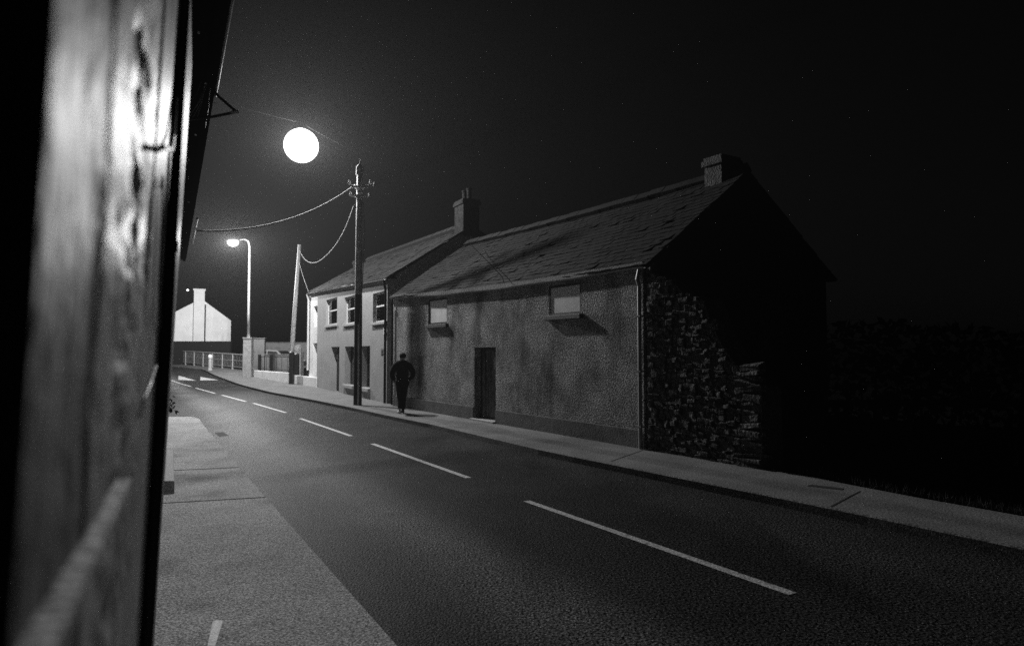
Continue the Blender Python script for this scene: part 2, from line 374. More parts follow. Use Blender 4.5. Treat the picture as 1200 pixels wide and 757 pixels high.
# ------------------------------------------------------------------ house one (roughcast)
A1 = gp(460, 475.2, PAV); B1 = gp(755, 526, PAV)
ang1 = math.atan2(B1.y - A1.y, B1.x - A1.x); L1 = (Vector((B1.x, B1.y)) - Vector((A1.x, A1.y))).length
def hole(A, ang, x0, x1, y0, y1, floor=None):
    s0, za = onplane(x0, y0, A, ang); s1, zb = onplane(x1, y1, A, ang)
    z_top = (za + onplane(x1, y0, A, ang)[1]) / 2 if False else za
    return s0, s1, zb, za
def rect(A, ang, xa, xb, yt, yb):           # y's measured at the centre of the opening
    xm = (xa + xb) / 2
    return (onplane(xa, (yt + yb) / 2, A, ang)[0], onplane(xb, (yt + yb) / 2, A, ang)[0], onplane(xm, yb, A, ang)[1], onplane(xm, yt, A, ang)[1])
def window(h, house, depth, frame_m, back_m, sill_m=None, style='plain', over=0.08, sh=0.1):
    xa, xb, za, zb = h
    bm = nb(); t = 0.05
    bx(bm, xa, xa + t, depth, depth + .06, za, zb); bx(bm, xb - t, xb, depth, depth + .06, za, zb)
    bx(bm, xa + t, xb - t, depth, depth + .06, za, za + t); bx(bm, xa + t, xb - t, depth, depth + .06, zb - t, zb)
    zm = za + (zb - za) * .55
    if style == 'sash': bx(bm, xa + t, xb - t, depth + .004, depth + .05, zm - .025, zm + .025)
    w = obj('window', bm, frame_m, house)
    bm = nb(); bx(bm, xa + t, xb - t, depth + .02, depth + .028, za + t, zb - t); 
    if style != 'board': obj('pane', bm, M['glass'], w)
    else: bm.free()
    bm = nb(); y = depth + (.03 if style == 'board' else .09)
    if style == 'board':
        bx(bm, xa + t, xb - t, depth + .02, depth + .045, za + t, zb - t, .004)
        obj('board', bm, back_m, w)
    else:                                    # gathered curtain behind the glass
        k = 36; top = [bm.verts.new((xa + (xb - xa) * i / k, y + .02 * math.sin(i * 1.7) + .008 * math.sin(i * .6), zb)) for i in range(k + 1)]
        bot = [bm.verts.new((xa + (xb - xa) * i / k, y + .026 * math.sin(i * 1.7 + .3), za)) for i in range(k + 1)]
        for i in range(k): bm.faces.new((top[i], top[i + 1], bot[i + 1], bot[i]))
        obj('curtain', bm, back_m, w)
    if sill_m:
        bm = nb(); bx(bm, xa - .07, xb + .07, -over, depth, za - sh, za - .002, .008); obj('sill', bm, sill_m, w)
    return w

H1 = thing('rendered_house', 'low dark roughcast house with sagging slate roof, two small upper windows and one door', 'house', (A1.x, A1.y, 0), ang1)
w1 = rect(A1, ang1, 502, 524, 350, 380); w2 = rect(A1, ang1, 643, 681, 333, 369)
d1 = rect(A1, ang1, 556, 581, 407, 489.5)
eL = onplane(460, 347, A1, ang1)[1]; eR = onplane(752, 309, A1, ang1)[1]
def eave1(x): return eL + (eR - eL) * x / L1 - .09 * math.sin(PI * min(max(x / L1, 0), 1))
D1 = 5.6
bm = nb(); wall_holes(bm, 0, L1, -.1, 3.4, [w1, w2, (d1[0], d1[1], .1, d1[3])], 0, .34, top=lambda x: eave1(x) + .04)
obj('front_wall', bm, M['render'], H1)
rz = 5.62; ry = 2.8
bm = nb()                                    # gable walls and back wall
for x0, x1 in ((0.02, .32), (L1 - .3, L1 - .002)):
    e = eave1(x0)
    pr = [(.34, -.1), (D1, -.1), (D1, e), (ry, rz - .05), (.34, e + (rz - e) * .1)]
    f0 = [bm.verts.new((x0, y, z)) for y, z in pr]; f1 = [bm.verts.new((x1, y, z)) for y, z in pr]
    bm.faces.new(f0); bm.faces.new(f1)
    for i in range(5): bm.faces.new((f0[i], f0[(i + 1) % 5], f1[(i + 1) % 5], f1[i]))
bx(bm, .32, L1 - .3, D1 - .3, D1 - .003, -.1, 3.3)
obj('gable_wall', bm, M['brick'], H1)
bm = nb()                                    # plinth, split at the door
for xa, xb in ((0.15, d1[0] - .02), (d1[1] + .02, L1 - .1)):
    bx(bm, xa, xb, -.035, .02, .0, .44, .008)
obj('plinth', bm, M['plinth'], H1)
# roof
bm = nb()
ovh = .03; ed = .08
slates(bm, (-.3, -ovh, eL - .03), (L1 + .15, -ovh, eR - .03), (-.3, ry, rz), (L1 + .15, ry, rz - .05), .17, .26, wob=.09)
slates(bm, (L1 + .15, D1 + .2, eR), (-.12, D1 + .2, eL), (L1 + .15, ry, rz - .05), (-.12, ry, rz), .3, .5)
roof1 = obj('roof', bm, M['slate'], H1)
bm = nb()
for i in range(26):
    x = -.1 + (L1 + .2) * i / 26; z = rz - .05 * i / 26 - .045 * math.sin(PI * i / 26) + R.uniform(-.01, .01)
    m_ = Matrix.Translation((x + .24, ry, z + .03)) @ Matrix.Rotation(PI / 4, 4, 'X')
    bx(bm, -.235, .235, -.12, .1, -.12, .1, .01, rot=m_)
obj('ridge_tiles', bm, M['slate'], roof1)
def chimney(roof, x0, x1, y0, y1, z0, z1, m, pots=2):
    bm = nb(); bx(bm, x0, x1, y0, y1, z0, z1, .01); bx(bm, x0 - .05, x1 + .05, y0 - .05, y1 + .05, z1 - .14, z1 - .02, .01)
    bx(bm, x0 - .02, x1 + .02, y0 - .02, y1 + .02, z1 - .02, z1 + .05, .01)
    c = obj('chimney', bm, m, roof)
    for k in range(pots):
        bm = nb(); xx = x0 + (x1 - x0) * (k + .5) / pots
        lathe(bm, [(.1, 0), (.1, .05), (.085, .08), (.095, .36), (.115, .38), (.115, .42), (.08, .42), (.07, .1)], (xx, (y0 + y1) / 2, z1 + .05), 14)
        obj('chimney_pot', bm, m, c)
    return c
q0, z1c = onplane(836, 186, Vector((A1.x - math.sin(ang1) * ry, A1.y + math.cos(ang1) * ry, 0)), ang1)
q1, _ = onplane(857, 186, Vector((A1.x - math.sin(ang1) * ry, A1.y + math.cos(ang1) * ry, 0)), ang1)
chimney(roof1, q0, q1 - .02, ry - .28, ry + .28, 5.0, z1c - .1, M['mortar'], 0)
# gutter of house one (old, uneven), fixed under the slates
def gutter(bm, f, y, x0, x1, r=.055, n=40):
    rows = []
    for i in range(n + 1):
        x = x0 + (x1 - x0) * i / n; zz = f(x)
        rows.append([bm.verts.new((x, y + r * math.cos(PI + PI * j / 6), zz + r * math.sin(PI + PI * j / 6))) for j in range(7)] +
                    [bm.verts.new((x, y + (r - .008) * math.cos(PI + PI * j / 6), zz + (r - .008) * math.sin(PI + PI * j / 6))) for j in range(6, -1, -1)])
    for a, b in zip(rows, rows[1:]):
        for j in range(14): bm.faces.new((a[j], a[(j + 1) % 14], b[(j + 1) % 14], b[j]))
bm = nb(); gutter(bm, lambda x: eave1(x) - .075 - .01 * math.sin(x * 2.1), -ovh - .028, -.1, L1 + .1, .038)
obj('gutter', bm, M['pipe'], H1)
bm = nb()
for i in range(30):
    a = L1 * i / 30; b = L1 * (i + 1) / 30
    bm.faces.new([bm.verts.new(v) for v in ((a, -ovh + .012, eave1(a) - .1), (b, -ovh + .012, eave1(b) - .1), (b, .01, eave1(b) - .06), (a, .01, eave1(a) - .06))])
    bm.faces.new([bm.verts.new(v) for v in ((a, -ovh + .012, eave1(a) - .1), (b, -ovh + .012, eave1(b) - .1), (b, -ovh + .012, eave1(b) + .03), (a, -ovh + .012, eave1(a) + .03))])
obj('soffit', bm, M['dark'], H1)
bm = nb(); tube(bm, [(L1 - .02, -.07, eR - .12), (L1 - .02, -.12, eR - .3), (L1 - .02, -.075, eR - .42), (L1 - .02, -.075, 1.4), (L1 - .015, -.075, .12)], .037, 10)
for z in (.5, 1.5, 2.5): bx(bm, L1 - .08, L1 + .04, -.12, -.01, z, z + .03)
obj('downpipe', bm, M['pipe'], H1)
bm = nb(); tube(bm, [(.1, -.07, eL - .12), (.09, -.1, eL - .28), (.085, -.06, eL - .4), (.08, -.06, .14)], .034, 8); obj('downpipe', bm, M['black'], H1)
window(w1, H1, .012, M['dark'], M['blind'], M['dark'], 'board', .08, .1)
window(w2, H1, .004, M['dark'], M['blind'], M['dark'], 'board', .1, .1)
bm = nb(); bx(bm, d1[0] + .06, d1[1] - .06, .22, .27, .16, d1[3] - .06)
for k in range(6):
    a = d1[0] + .06 + (d1[1] - d1[0] - .12) * k / 6; bx(bm, a + .006, a + (d1[1] - d1[0] - .12) / 6 - .006, .2, .221, .18, d1[3] - .08, .004)
dr = obj('door', bm, M['planks'], H1)
xm = d1[0] + (d1[1] - d1[0]) * .62
bm = nb(); bx(bm, xm - .02, xm + .1, .19, .199, 1.42, 1.72, .004); obj('notice', bm, M['sill'], dr)
bm = nb(); bx(bm, xm + .14, xm + .17, .15, .198, 1.0, 1.12, .008); obj('handle', bm, M['metal'], dr)
bm = nb()
bx(bm, d1[0], d1[0] + .06, .18, .28, .12, d1[3]); bx(bm, d1[1] - .06, d1[1], .18, .28, .12, d1[3]); bx(bm, d1[0] + .06, d1[1] - .06, .18, .28, d1[3] - .06, d1[3])
obj('door_frame', bm, M['dark'], H1)
bm = nb(); bx(bm, d1[0] - .05, d1[1] + .05, -.12, .3, .09, .155, .01); obj('doorstep', bm, M['sill'], H1)
b_ = thing('bag_of_litter', 'small pale crumpled bag lying on the step of the dark door', 'bag', tuple(gp(578, 487, PAV)))
bm = nb(); bmesh.ops.create_icosphere(bm, subdivisions=3, radius=.12)
for v in bm.verts: v.co = Vector((v.co.x, v.co.y, max(v.co.z, -.1) + .1)) * (1 + .5 * mnoise.noise(v.co * 9))
obj('sack', bm, M['blind'], b_, True)
bm = nb(); tube(bm, [(0, 0, .2), (.01, .01, .26), (.03, 0, .31)], [.02, .035, .05], 8); obj('knot', bm, M['blind'], b_, True)

# ------------------------------------------------------------------ house two (grey two-storey)
A2 = gp(371, 453.8, PAV); B2 = gp(453, 472.6, PAV)
ang2 = math.atan2(B2.y - A2.y, B2.x - A2.x); L2 = math.hypot(B2.x - A2.x, B2.y - A2.y)
H2 = thing('grey_house', 'smooth grey two storey house with three upper windows beside the telegraph pole', 'house', (A2.x, A2.y, 0), ang2)
rc = lambda *a: rect(A2, ang2, *a)
u1, u2, u3 = rc(382, 395, 350, 380.5), rc(403.5, 418, 347, 379), rc(437, 455, 342, 377)
zt = (u1[3] + u2[3] + u3[3]) / 3; zb = (u1[2] + u2[2] + u3[2]) / 3
u1, u2, u3 = [(q[0], min(q[1], L2 - .06), q[2], q[3]) for q in (u1, u2, u3)]
l1, l2 = rc(404, 415, 405.5, 451), rc(423, 433.5, 406, 454.5); lz0 = (l1[2] + l2[2]) / 2; lz1 = (l1[3] + l2[3]) / 2
l1, l2 = [(q[0], q[1], lz0, lz1) for q in (l1, l2)]
d2 = rc(388, 397.5, 405, 459); d2 = (d2[0], d2[1], .12, lz1)
e2L = onplane(371, 346, A2, ang2)[1]; e2R = onplane(453, 330, A2, ang2)[1]; e2 = 4.4; eA = 4.95; eB = max(4.40, u3[3] + .16)
def ev(x): return eA + (eB - eA) * (x + 2.1) / (L2 + 2.1)
print('house2', L2, e2, zt, 'house1', L1, eL, eR, w1, w2, d1)
bm = nb(); wall_holes(bm, 0, L2, -.1, 4.7, [u1, u2, u3, l1, l2, (d2[0], d2[1], .1, d2[3])], 0, .34, top=lambda x: ev(x) - .02); obj('front_wall', bm, M['render2'], H2)
D2 = 6.2; ry2 = 3.1
R2 = onplane(520, 273, Vector((A2.x - math.sin(ang2) * ry2, A2.y + math.cos(ang2) * ry2, 0)), ang2)[1] - .12
RL2 = R2 + .35
bm = nb()
for x0, x1 in ((0.003, .3), (L2 - .3, L2 - .003)):
    e2 = ev(x0); rz2 = RL2 + (R2 - RL2) * (x0 + 2.1) / (L2 + 2.1); pr = [(.34, -.1), (D2, -.1), (D2, e2), (ry2, rz2 - .12), (.34, e2 + (rz2 - e2) * .1 - .09)]
    f0 = [bm.verts.new((x0, y, z)) for y, z in pr]; f1 = [bm.verts.new((x1, y, z)) for y, z in pr]
    bm.faces.new(f0); bm.faces.new(f1)
    for i in range(5): bm.faces.new((f0[i], f0[(i + 1) % 5], f1[(i + 1) % 5], f1[i]))
bx(bm, .3, L2 - .3, D2 - .3, D2 - .004, -.1, 4.2)
obj('gable_wall', bm, M['render2'], H2)
AL = 2.1                                     # white annex under the same roof line
bm = nb()
slates(bm, (-AL - .1, -.09, ev(-AL) + .02), (L2 + .06, -.09, ev(L2) - .02), (-AL - .1, ry2, RL2), (L2 + .06, ry2, R2 - .05), .2, .3, wob=.03)
slates(bm, (L2 + .12, D2 + .28, ev(L2)), (-AL - .1, D2 + .28, ev(-AL)), (L2 + .12, ry2, R2), (-AL - .1, ry2, RL2), .4, .6)
roof2 = obj('roof', bm, M['slate'], H2)
bm = nb()
for i in range(26):
    x = -AL - .1 + (L2 + AL + .2) * i / 26
    bx(bm, -.26, .26, -.12, .1, -.12, .1, .01, rot=Matrix.Translation((x + .27, ry2, RL2 + (R2 - RL2) * i / 26 + .03)) @ Matrix.Rotation(PI / 4, 4, 'X'))
obj('ridge_tiles', bm, M['slate'], roof2)
bp_ = Vector((A2.x - math.sin(ang2) * ry2, A2.y + math.cos(ang2) * ry2, 0))
s0, zc = onplane(526, 236, bp_, ang2); s1, _ = onplane(552, 236, bp_, ang2); s1 = min(max(s1, s0 + .7), s0 + 1.1)
chimney(roof2, L2 - .75, L2 + .08, ry2 - .32, ry2 + .32, R2 - .4, zc - .4, M['brick'], 2)
s0, zc2 = onplane(410, 297, bp_, ang2)
chimney(roof2, s0, s0 + .55, ry2 + .2, ry2 + .7, R2 - .7, R2 + .75, M['brick'], 1)
bm = nb(); gutter(bm, lambda x: ev(x) - .055, -.115, -AL - .1, L2 + .05, .04); obj('gutter', bm, M['pipe'], H2)
bm = nb()
for y0, y1, za, zb_ in ((-.07, -.045, -.14, .0), (-.045, -.004, -.14, -.12)):
    c8 = [[bm.verts.new((x, y, ev(x) + z)) for y, z in ((y0, za), (y1, za), (y1, zb_), (y0, zb_))] for x in (-AL - .05, L2 + .05)]
    for k in range(4): bm.faces.new((c8[0][k], c8[0][(k + 1) % 4], c8[1][(k + 1) % 4], c8[1][k]))
    bm.faces.new(c8[0]); bm.faces.new(c8[1])
e2 = ev(L2)
obj('fascia', bm, M['sill'], H2)
bm = nb(); tube(bm, [(L2 + .03, -.12, e2 - .08), (L2 + .02, -.1, e2 - .3), (L2 + .01, -.07, e2 - .4), (L2 + .01, -.07, .12)], .045, 10); obj('downpipe', bm, M['black'], H2)
for u in (u1, u2, u3): window(u, H2, .11, M['blind'], M['curtain'], M['sill'], 'sash', .07, .1)
for u in (l1, l2): window(u, H2, .24, M['dark'], M['curtain'], M['sill'], 'sash', .1, .13)
bm = nb(); bx(bm, d2[0] + .05, d2[1] - .05, .24, .29, .14, d2[3] - .35); 
for za, zb_ in ((.3, .85), (1.0, 1.5)): bx(bm, d2[0] + .15, d2[1] - .15, .225, .241, za, zb_, .006)
bx(bm, d2[0] + .05, d2[1] - .05, .23, .3, d2[3] - .35, d2[3] - .3)
dr = obj('door', bm, M['black'], H2)
bm = nb(); bx(bm, d2[0] + .05, d2[1] - .05, .25, .26, d2[3] - .3, d2[3] - .03); obj('fanlight', bm, M['glass'], dr)
bm = nb(); bx(bm, d2[0] + .1, d2[0] + .22, .23, .239, 1.55, 1.78, .004); obj('door_plate', bm, M['blind'], dr)
bm = nb(); s, z = onplane(448, 412.5, A2, ang2); bx(bm, s - .12, s + .12, -.012, .01, z - .11, z + .11, .004)
for k in range(4): bx(bm, s - .1, s + .1, -.02, -.0125, z - .085 + k * .045, z - .07 + k * .045)
obj('wall_vent', bm, M['plinth'], H2)
bm = nb(); s, z = onplane(453, 388.5, A2, ang2); s = min(s, L2 - .15); bx(bm, s - .07, s + .07, -.07, -.001, z - .12, z + .12, .02); obj('alarm_box', bm, M['white'], H2)
# white annex
e2 = ev(-AL)
AN = thing('white_annex', 'narrow white annex with dark openings at the far end of the grey house', 'house', (A2.x - math.cos(ang2) * (AL + .002), A2.y - math.sin(ang2) * (AL + .002), 0), ang2)
bm = nb(); wa = (AL - .98, AL - .1, zb + .1, zt + .02); wb = (AL - 1.08, AL - .1, .2, lz1 + .22)
wall_holes(bm, 0, AL - .002, -.1, e2 - .16, [wa, (wb[0], wb[1], .2, wb[3])], .02, .3); bx(bm, 0, .3, .3, 3, -.1, e2 - .16); obj('front_wall', bm, M['white'], AN)
window(wa, AN, .2, M['black'], M['cloth'], None, 'sash'); 
bm = nb(); bx(bm, wb[0] + .02, wb[1] - .02, .23, .27, .21, wb[3] - .02)
for k in range(2): bx(bm, wb[0] + .15, wb[1] - .15, .215, .231, .4 + k * .9, 1.1 + k * .9, .006)
dr = obj('door', bm, M['black'], AN)
bm = nb(); bx(bm, wb[1] - .14, wb[1] - .11, .19, .214, 1.15, 1.28, .006); obj('handle', bm, M['metal'], dr)
bm = nb(); tube(bm, [(-.06, -.12, e2 - .1), (-.06, -.05, e2 - .3), (-.06, -.04, e2 - .4), (-.06, -.04, .9)], .05, 10); obj('downpipe', bm, M['white'], AN)

# ------------------------------------------------------------------ ruined stone wall right of house one
ws = math.cos(ang1), math.sin(ang1)
RW = thing('ruined_stone_wall', 'broken rubble stone wall stepping down beside the corner downpipe', 'wall', (B1.x, B1.y, 0), ang1)
def prof(x):                                 # broken top
    pts = [(0, 3.35), (.9, 3.2), (1.25, 2.95), (1.8, 2.85), (2.0, 2.5), (2.3, 2.1), (2.7, 1.75), (3.05, 1.6), (3.3, 1.45)]
    for (a, b), (c, d) in zip(pts, pts[1:]):
        if a <= x <= c: return b + (d - b) * (x - a) / (c - a)
    return pts[-1][1]
Lw = onplane(893, 545, B1, ang1)[0]
bm = nb(); k = 40
fr = [(i / k * Lw) for i in range(k + 1)]
sc_ = 3.3 / Lw
tops = [max(prof(min(x * sc_, 3.3)) - .12, .3) for x in fr]
for y, in ((.02,), (.5,)):
    a = [bm.verts.new((.07 + x * .97, y, -.1)) for x in fr]; b = [bm.verts.new((.07 + x * .97, y, t)) for x, t in zip(fr, tops)]
    for i in range(k): bm.faces.new((a[i], a[i + 1], b[i + 1], b[i]))
    if y < .1: fa, fb = a, b
for i in range(k): bm.faces.new((fb[i], fb[i + 1], b[i + 1], b[i]))
bm.faces.new((fa[k], a[k], b[k], fb[k])); bm.faces.new((fa[0], a[0], b[0], fb[0]))
obj('mortar_core', bm, M['mortar'], RW)
bm = nb(); z = .0; rr = random.Random(3)
while z < 3.4:
    h = rr.uniform(.05, .12); x = .1
    while x < Lw:
        last = x > Lw - .5
        w = rr.uniform(.06, .2) if not last else Lw - x + rr.uniform(-.03, .08)
        if w < .1: w = .15
        t = prof(min((x + w / 2) * sc_, 3.3)) + rr.uniform(-.2, .12)
        if z + h * .5 < t and rr.random() < .88:
            quad = last and w > .25
            o_ = rr.uniform(-.05, .05) - (.03 if quad else 0); hh = h * rr.uniform(.75, 1.0); ww = w * rr.uniform(.82, .98)
            m_ = Matrix.Translation((x + w / 2, .03 + o_ * .6, z + h / 2 + rr.uniform(-.02, .02))) @ Matrix.Rotation(rr.uniform(-.16, .16), 4, 'Y') @ Matrix.Rotation(rr.uniform(-.2, .2), 4, 'Z') @ Matrix.Rotation(rr.uniform(-.2, .2), 4, 'X')
            n0 = len(bm.verts); bx(bm, -ww / 2, ww / 2, -.05, .1, -hh / 2, hh / 2, min(ww, hh) * .17, rot=m_)
            bm.verts.ensure_lookup_table()
            for v in bm.verts[n0:]: v.co += Vector((mnoise.noise(v.co * 9), mnoise.noise(v.co * 9 + Vector((5, 1, 2))), mnoise.noise(v.co * 9 + Vector((1, 8, 3))))) * .03
        x += w
    z += h
obj('stones', bm, M['stone'], RW)

HG = thing('added_hedge', 'added near-black foliage hiding lit ground behind the right pavement, beyond the ruined stone wall', 'added_hedge', (B1.x, B1.y, 0), ang1)  # added near-black foliage, blocks the view of the lit ground beyond
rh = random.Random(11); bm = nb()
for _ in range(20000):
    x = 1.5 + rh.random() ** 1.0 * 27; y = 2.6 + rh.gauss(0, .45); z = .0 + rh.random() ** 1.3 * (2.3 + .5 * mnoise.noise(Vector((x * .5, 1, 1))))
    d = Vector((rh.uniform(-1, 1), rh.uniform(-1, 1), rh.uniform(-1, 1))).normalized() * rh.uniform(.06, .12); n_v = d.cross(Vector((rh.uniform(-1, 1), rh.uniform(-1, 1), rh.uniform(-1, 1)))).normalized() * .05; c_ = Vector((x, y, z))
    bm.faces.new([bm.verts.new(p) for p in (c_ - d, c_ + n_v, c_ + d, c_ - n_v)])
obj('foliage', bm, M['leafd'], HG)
for k in range(18):
    bm = nb(); x = 1.8 + k * 1.5; tube(bm, [(x, 2.6, -.1), (x + .05, 2.6, .8), (x + .2, 2.6, 1.7)], [.05, .04, .015], 6)
    obj('stem', bm, M['dark'], HG)

# ------------------------------------------------------------------ street lamps
def light(name, p, W, r, parent=None, loc=None):
    l = bpy.data.lights.new(name, 'POINT'); l.energy = W; l.shadow_soft_size = r; l.color = (1, 1, 1)
    l.use_nodes = True; nt = l.node_tree; em = nt.nodes['Emission']     # street lantern throw: less straight down, more along the street
    tc = nt.nodes.new('ShaderNodeTexCoord'); sp = nt.nodes.new('ShaderNodeSeparateXYZ'); nt.links.new(tc.outputs['Normal'], sp.inputs[0])
    rp = nt.nodes.new('ShaderNodeMapRange'); rp.inputs['From Min'].default_value = -1; rp.inputs['From Max'].default_value = -.2; rp.inputs['To Min'].default_value = .55; rp.inputs['To Max'].default_value = 1.75
    nt.links.new(sp.outputs['Z'], rp.inputs['Value']); nt.links.new(rp.outputs[0], em.inputs['Strength'])
    o = bpy.data.objects.new(name, l); C.objects.link(o)
    o.location = p if parent is None else loc
    if parent: o.parent = parent
    return o
LP1 = dp(353, 171, 24.8)
SL = thing('hanging_street_lamp', 'blazing white street lamp hanging over the road from a thin span wire', 'street lamp', LP1)
bm = nb(); bmesh.ops.create_icosphere(bm, subdivisions=4, radius=.62); obj('glare_globe', bm, emit('globe_glow', 1.6, .95), SL, True)  # glowing ball, oversized to take in the lamp's glare disc
bm = nb(); lathe(bm, [(.12, .59), (.14, .62), (.10, .68), (.05, .72), (.03, .84)], (0, 0, 0), 20); obj('cap', bm, M['dark'], SL)
light('lamp_light', None, 5200, .15, SL, (0, 0, 0))
left_end = Vector((-11.95, 21.6, 10.6)); right_end = Vector((A2.x + math.cos(ang2) * (L2 - .3) - math.sin(ang2) * ry2, A2.y + math.sin(ang2) * (L2 - .3) + math.cos(ang2) * ry2, zc - .4))
top = LP1 + Vector((0, 0, .84))
bm = nb(); tube(bm, sag(left_end, top, .03, 8) + sag(top, right_end, .15, 14)[1:], .004, 6); tag(obj('span_wire', bm, M['matt']), 'thin dark wire that carries the hanging street lamp across the road', 'wire')
# column lamp
b2 = gp(290.5, 441.5, PAV); Y2 = b2.y
CL = thing('column_street_lamp', 'tall pale lamp column with one curved arm and lit lantern at the bend', 'street lamp', b2)
zt2 = zat(285, Y2) - b2.z; hd = dp(273, 284, Y2 - 1.7) - b2
leanx = (dp(292.5, 285, Y2) - dp(290.5, 441, Y2)).x
bm = nb(); tube(bm, [(0, 0, 2.3), (leanx * .3, 0, 4), (leanx * .7, 0, 6.6), (leanx, 0, zt2 - .25), (leanx - .06, -.08, zt2 + .1), (leanx - .18, -.4, zt2 + .2), (hd.x + .2, hd.y + .35, hd.z + .2)], [.1, .085, .07, .06, .055, .05, .045], 12); obj('column', bm, M['metal'], CL, True)
bm = nb(); bx(bm, -.26, .26, -.2, .2, -.1, 2.4, .02); bx(bm, -.29, .29, -.23, .23, 2.4, 2.46, .01); obj('base', bm, M['sill'], CL)
bm = nb(); bmesh.ops.create_uvsphere(bm, u_segments=20, v_segments=10, radius=1)
for v in bm.verts: v.co = Vector((v.co.x * .42, v.co.y * .2, max(v.co.z, -.1) * .16 + .1)) + Vector((hd.x, hd.y, hd.z))
obj('lantern_hood', bm, M['metal'], CL, True)
bm = nb(); bmesh.ops.create_icosphere(bm, subdivisions=3, radius=1)
for v in bm.verts: v.co = Vector((v.co.x * .34, v.co.y * .26, min(v.co.z, .2) * .26)) + Vector((hd.x, hd.y, hd.z))
obj('lantern_bowl', bm, emit('bowl_glow', 1.6, .95), CL, True)
light('lantern_light', None, 7200, .1, CL, (hd.x, hd.y, hd.z - .02))

# ------------------------------------------------------------------ poles and cables
pb = gp(419, 474.5, PAV); pt_ = dp(421.5, 196, pb.y)
UP = thing('telegraph_pole', 'tall upright telegraph pole with metal bands on the kerb before the grey house', 'telegraph pole', pb)
hh = pt_.z - pb.z; tx = pt_.x - pb.x
P = lambda t, dx=0, dy=0: (tx * t + dx, dy, hh * t)
bm = nb(); tube(bm, [P(-.02), P(.1), P(.3), P(.5), P(.75), P(1)], [.135, .132, .125, .118, .108, .095], 20); obj('shaft', bm, M['pole'], UP, True)
bm = nb(); tube(bm, [P(-.015), P(.1), P(.3), P(.46)], [.1375, .135, .129, .1235], 20, cap=False); obj('tarred_butt', bm, M['poledark'], UP, True)
bm = nb(); tube(bm, [P(.965), P(1.0), P(1.012)], [.125, .12, .04], 16); tube(bm, [P(1.01), P(1.035, .03)], .02, 8); obj('finial', bm, M['metal'], UP)
for t in (.905, .868):
    bm = nb(); lathe(bm, [(.118, 0), (.15, .01), (.15, .1), (.118, .11)], P(t), 18); bx(bm, tx * t - .25, tx * t + .28, -.2, -.12, hh * t + .02, hh * t + .08, .008); obj('clamp_band', bm, M['metal'], UP)
for dx, t in ((-.34, .935), (.36, .935), (-.3, .885), (.5, .925), (.34, .88)):
    bm = nb(); tube(bm, [P(t - .012, dx * .3), P(t - .008, dx)], .016, 6); lathe(bm, [(.02, -.06), (.045, -.05), (.045, 0), (.03, .02), (.04, .05), (.015, .08)], P(t, dx), 10); obj('insulator', bm, M['sill'], UP)
bm = nb(); tube(bm, [P(0, .05, -.14), P(.2, .045, -.135), P(.335, .04, -.13)], .032, 8); obj('conduit', bm, M['metal'], UP)
bm = nb(); tube(bm, [P(.85, .14, -.06), P(.8, .17, -.07), P(.7, .2, -.06), P(.62, .17, -.08), P(.5, .15, -.09), P(.335, .06, -.155)], .014, 6); obj('drop_cable', bm, M['pipe'], UP)
lpb = gp(339.5, 446.5, PAV); lpt = dp(351, 287, lpb.y)
LPn = tag(obj('telegraph_pole', (lambda b: (tube(b, [Vector((0, 0, -.2)), (lpt - lpb) * .5, lpt - lpb], [.14, .12, .09], 16), b)[1])(nb()), M['pole'], None, True), 'bare telegraph pole leaning to the right beyond the white annex', 'telegraph pole'); LPn.location = lpb
def cable(name, pts, r, m, label, cat='cable'):
    bm = nb(); tube(bm, pts, r, 6); return tag(obj(name, bm, m, None, True), label, cat)
ca = dp(229, 271, 14.8); cb = dp(416, 217, pb.y)
pts = sag(ca, cb, .42, 30); cable('service_cable', pts, .026, M['cable'], 'thick pale cable sagging over the road from left gutter to telegraph pole')
pa = dp(415, 240, pb.y); pbb = dp(351, 293, lpb.y)
ctrl = [(415, 240, 0), (405, 268, .12), (392, 290, .3), (378, 304, .5), (368, 309, .65), (358, 306, .85), (351, 294, 1)]
for _ in range(2): ctrl = [ctrl[0]] + [tuple(a_ + (b_ - a_) * f_ for a_, b_ in zip(p_, q__)) for p_, q__ in zip(ctrl, ctrl[1:]) for f_ in (.25, .75)] + [ctrl[-1]]
cable('slack_cable', [dp(x, y, pb.y + (lpb.y - pb.y) * t) for x, y, t in ctrl], .015, M['pipe'], 'dim slack cable drooping between the two telegraph poles')
cable('drop_cable', sag(dp(350, 305, lpb.y), dp(363, 345, A2.y + 2.0), .1, 10), .018, M['cabled'], 'short dark cable from leaning pole down to the annex eave')
def fr_(px, py, y):
    b = Vector((A1.x - ws[1] * y, A1.y + ws[0] * y, 0)); x, z = onplane(px, py, b, ang1); return Vector((b.x + ws[0] * x, b.y + ws[1] * x, z))
cable('dark_strand', [fr_(549, 283, 1.75), fr_(556, 291, 1.4), fr_(572, 307, .75), fr_(589, 325, -.09), fr_(591, 333, -.13)], .009, M['matt'], 'thin dark strand lying down the slates of the roughcast house to its eave')  # thin matt black strand laid down the roof slope

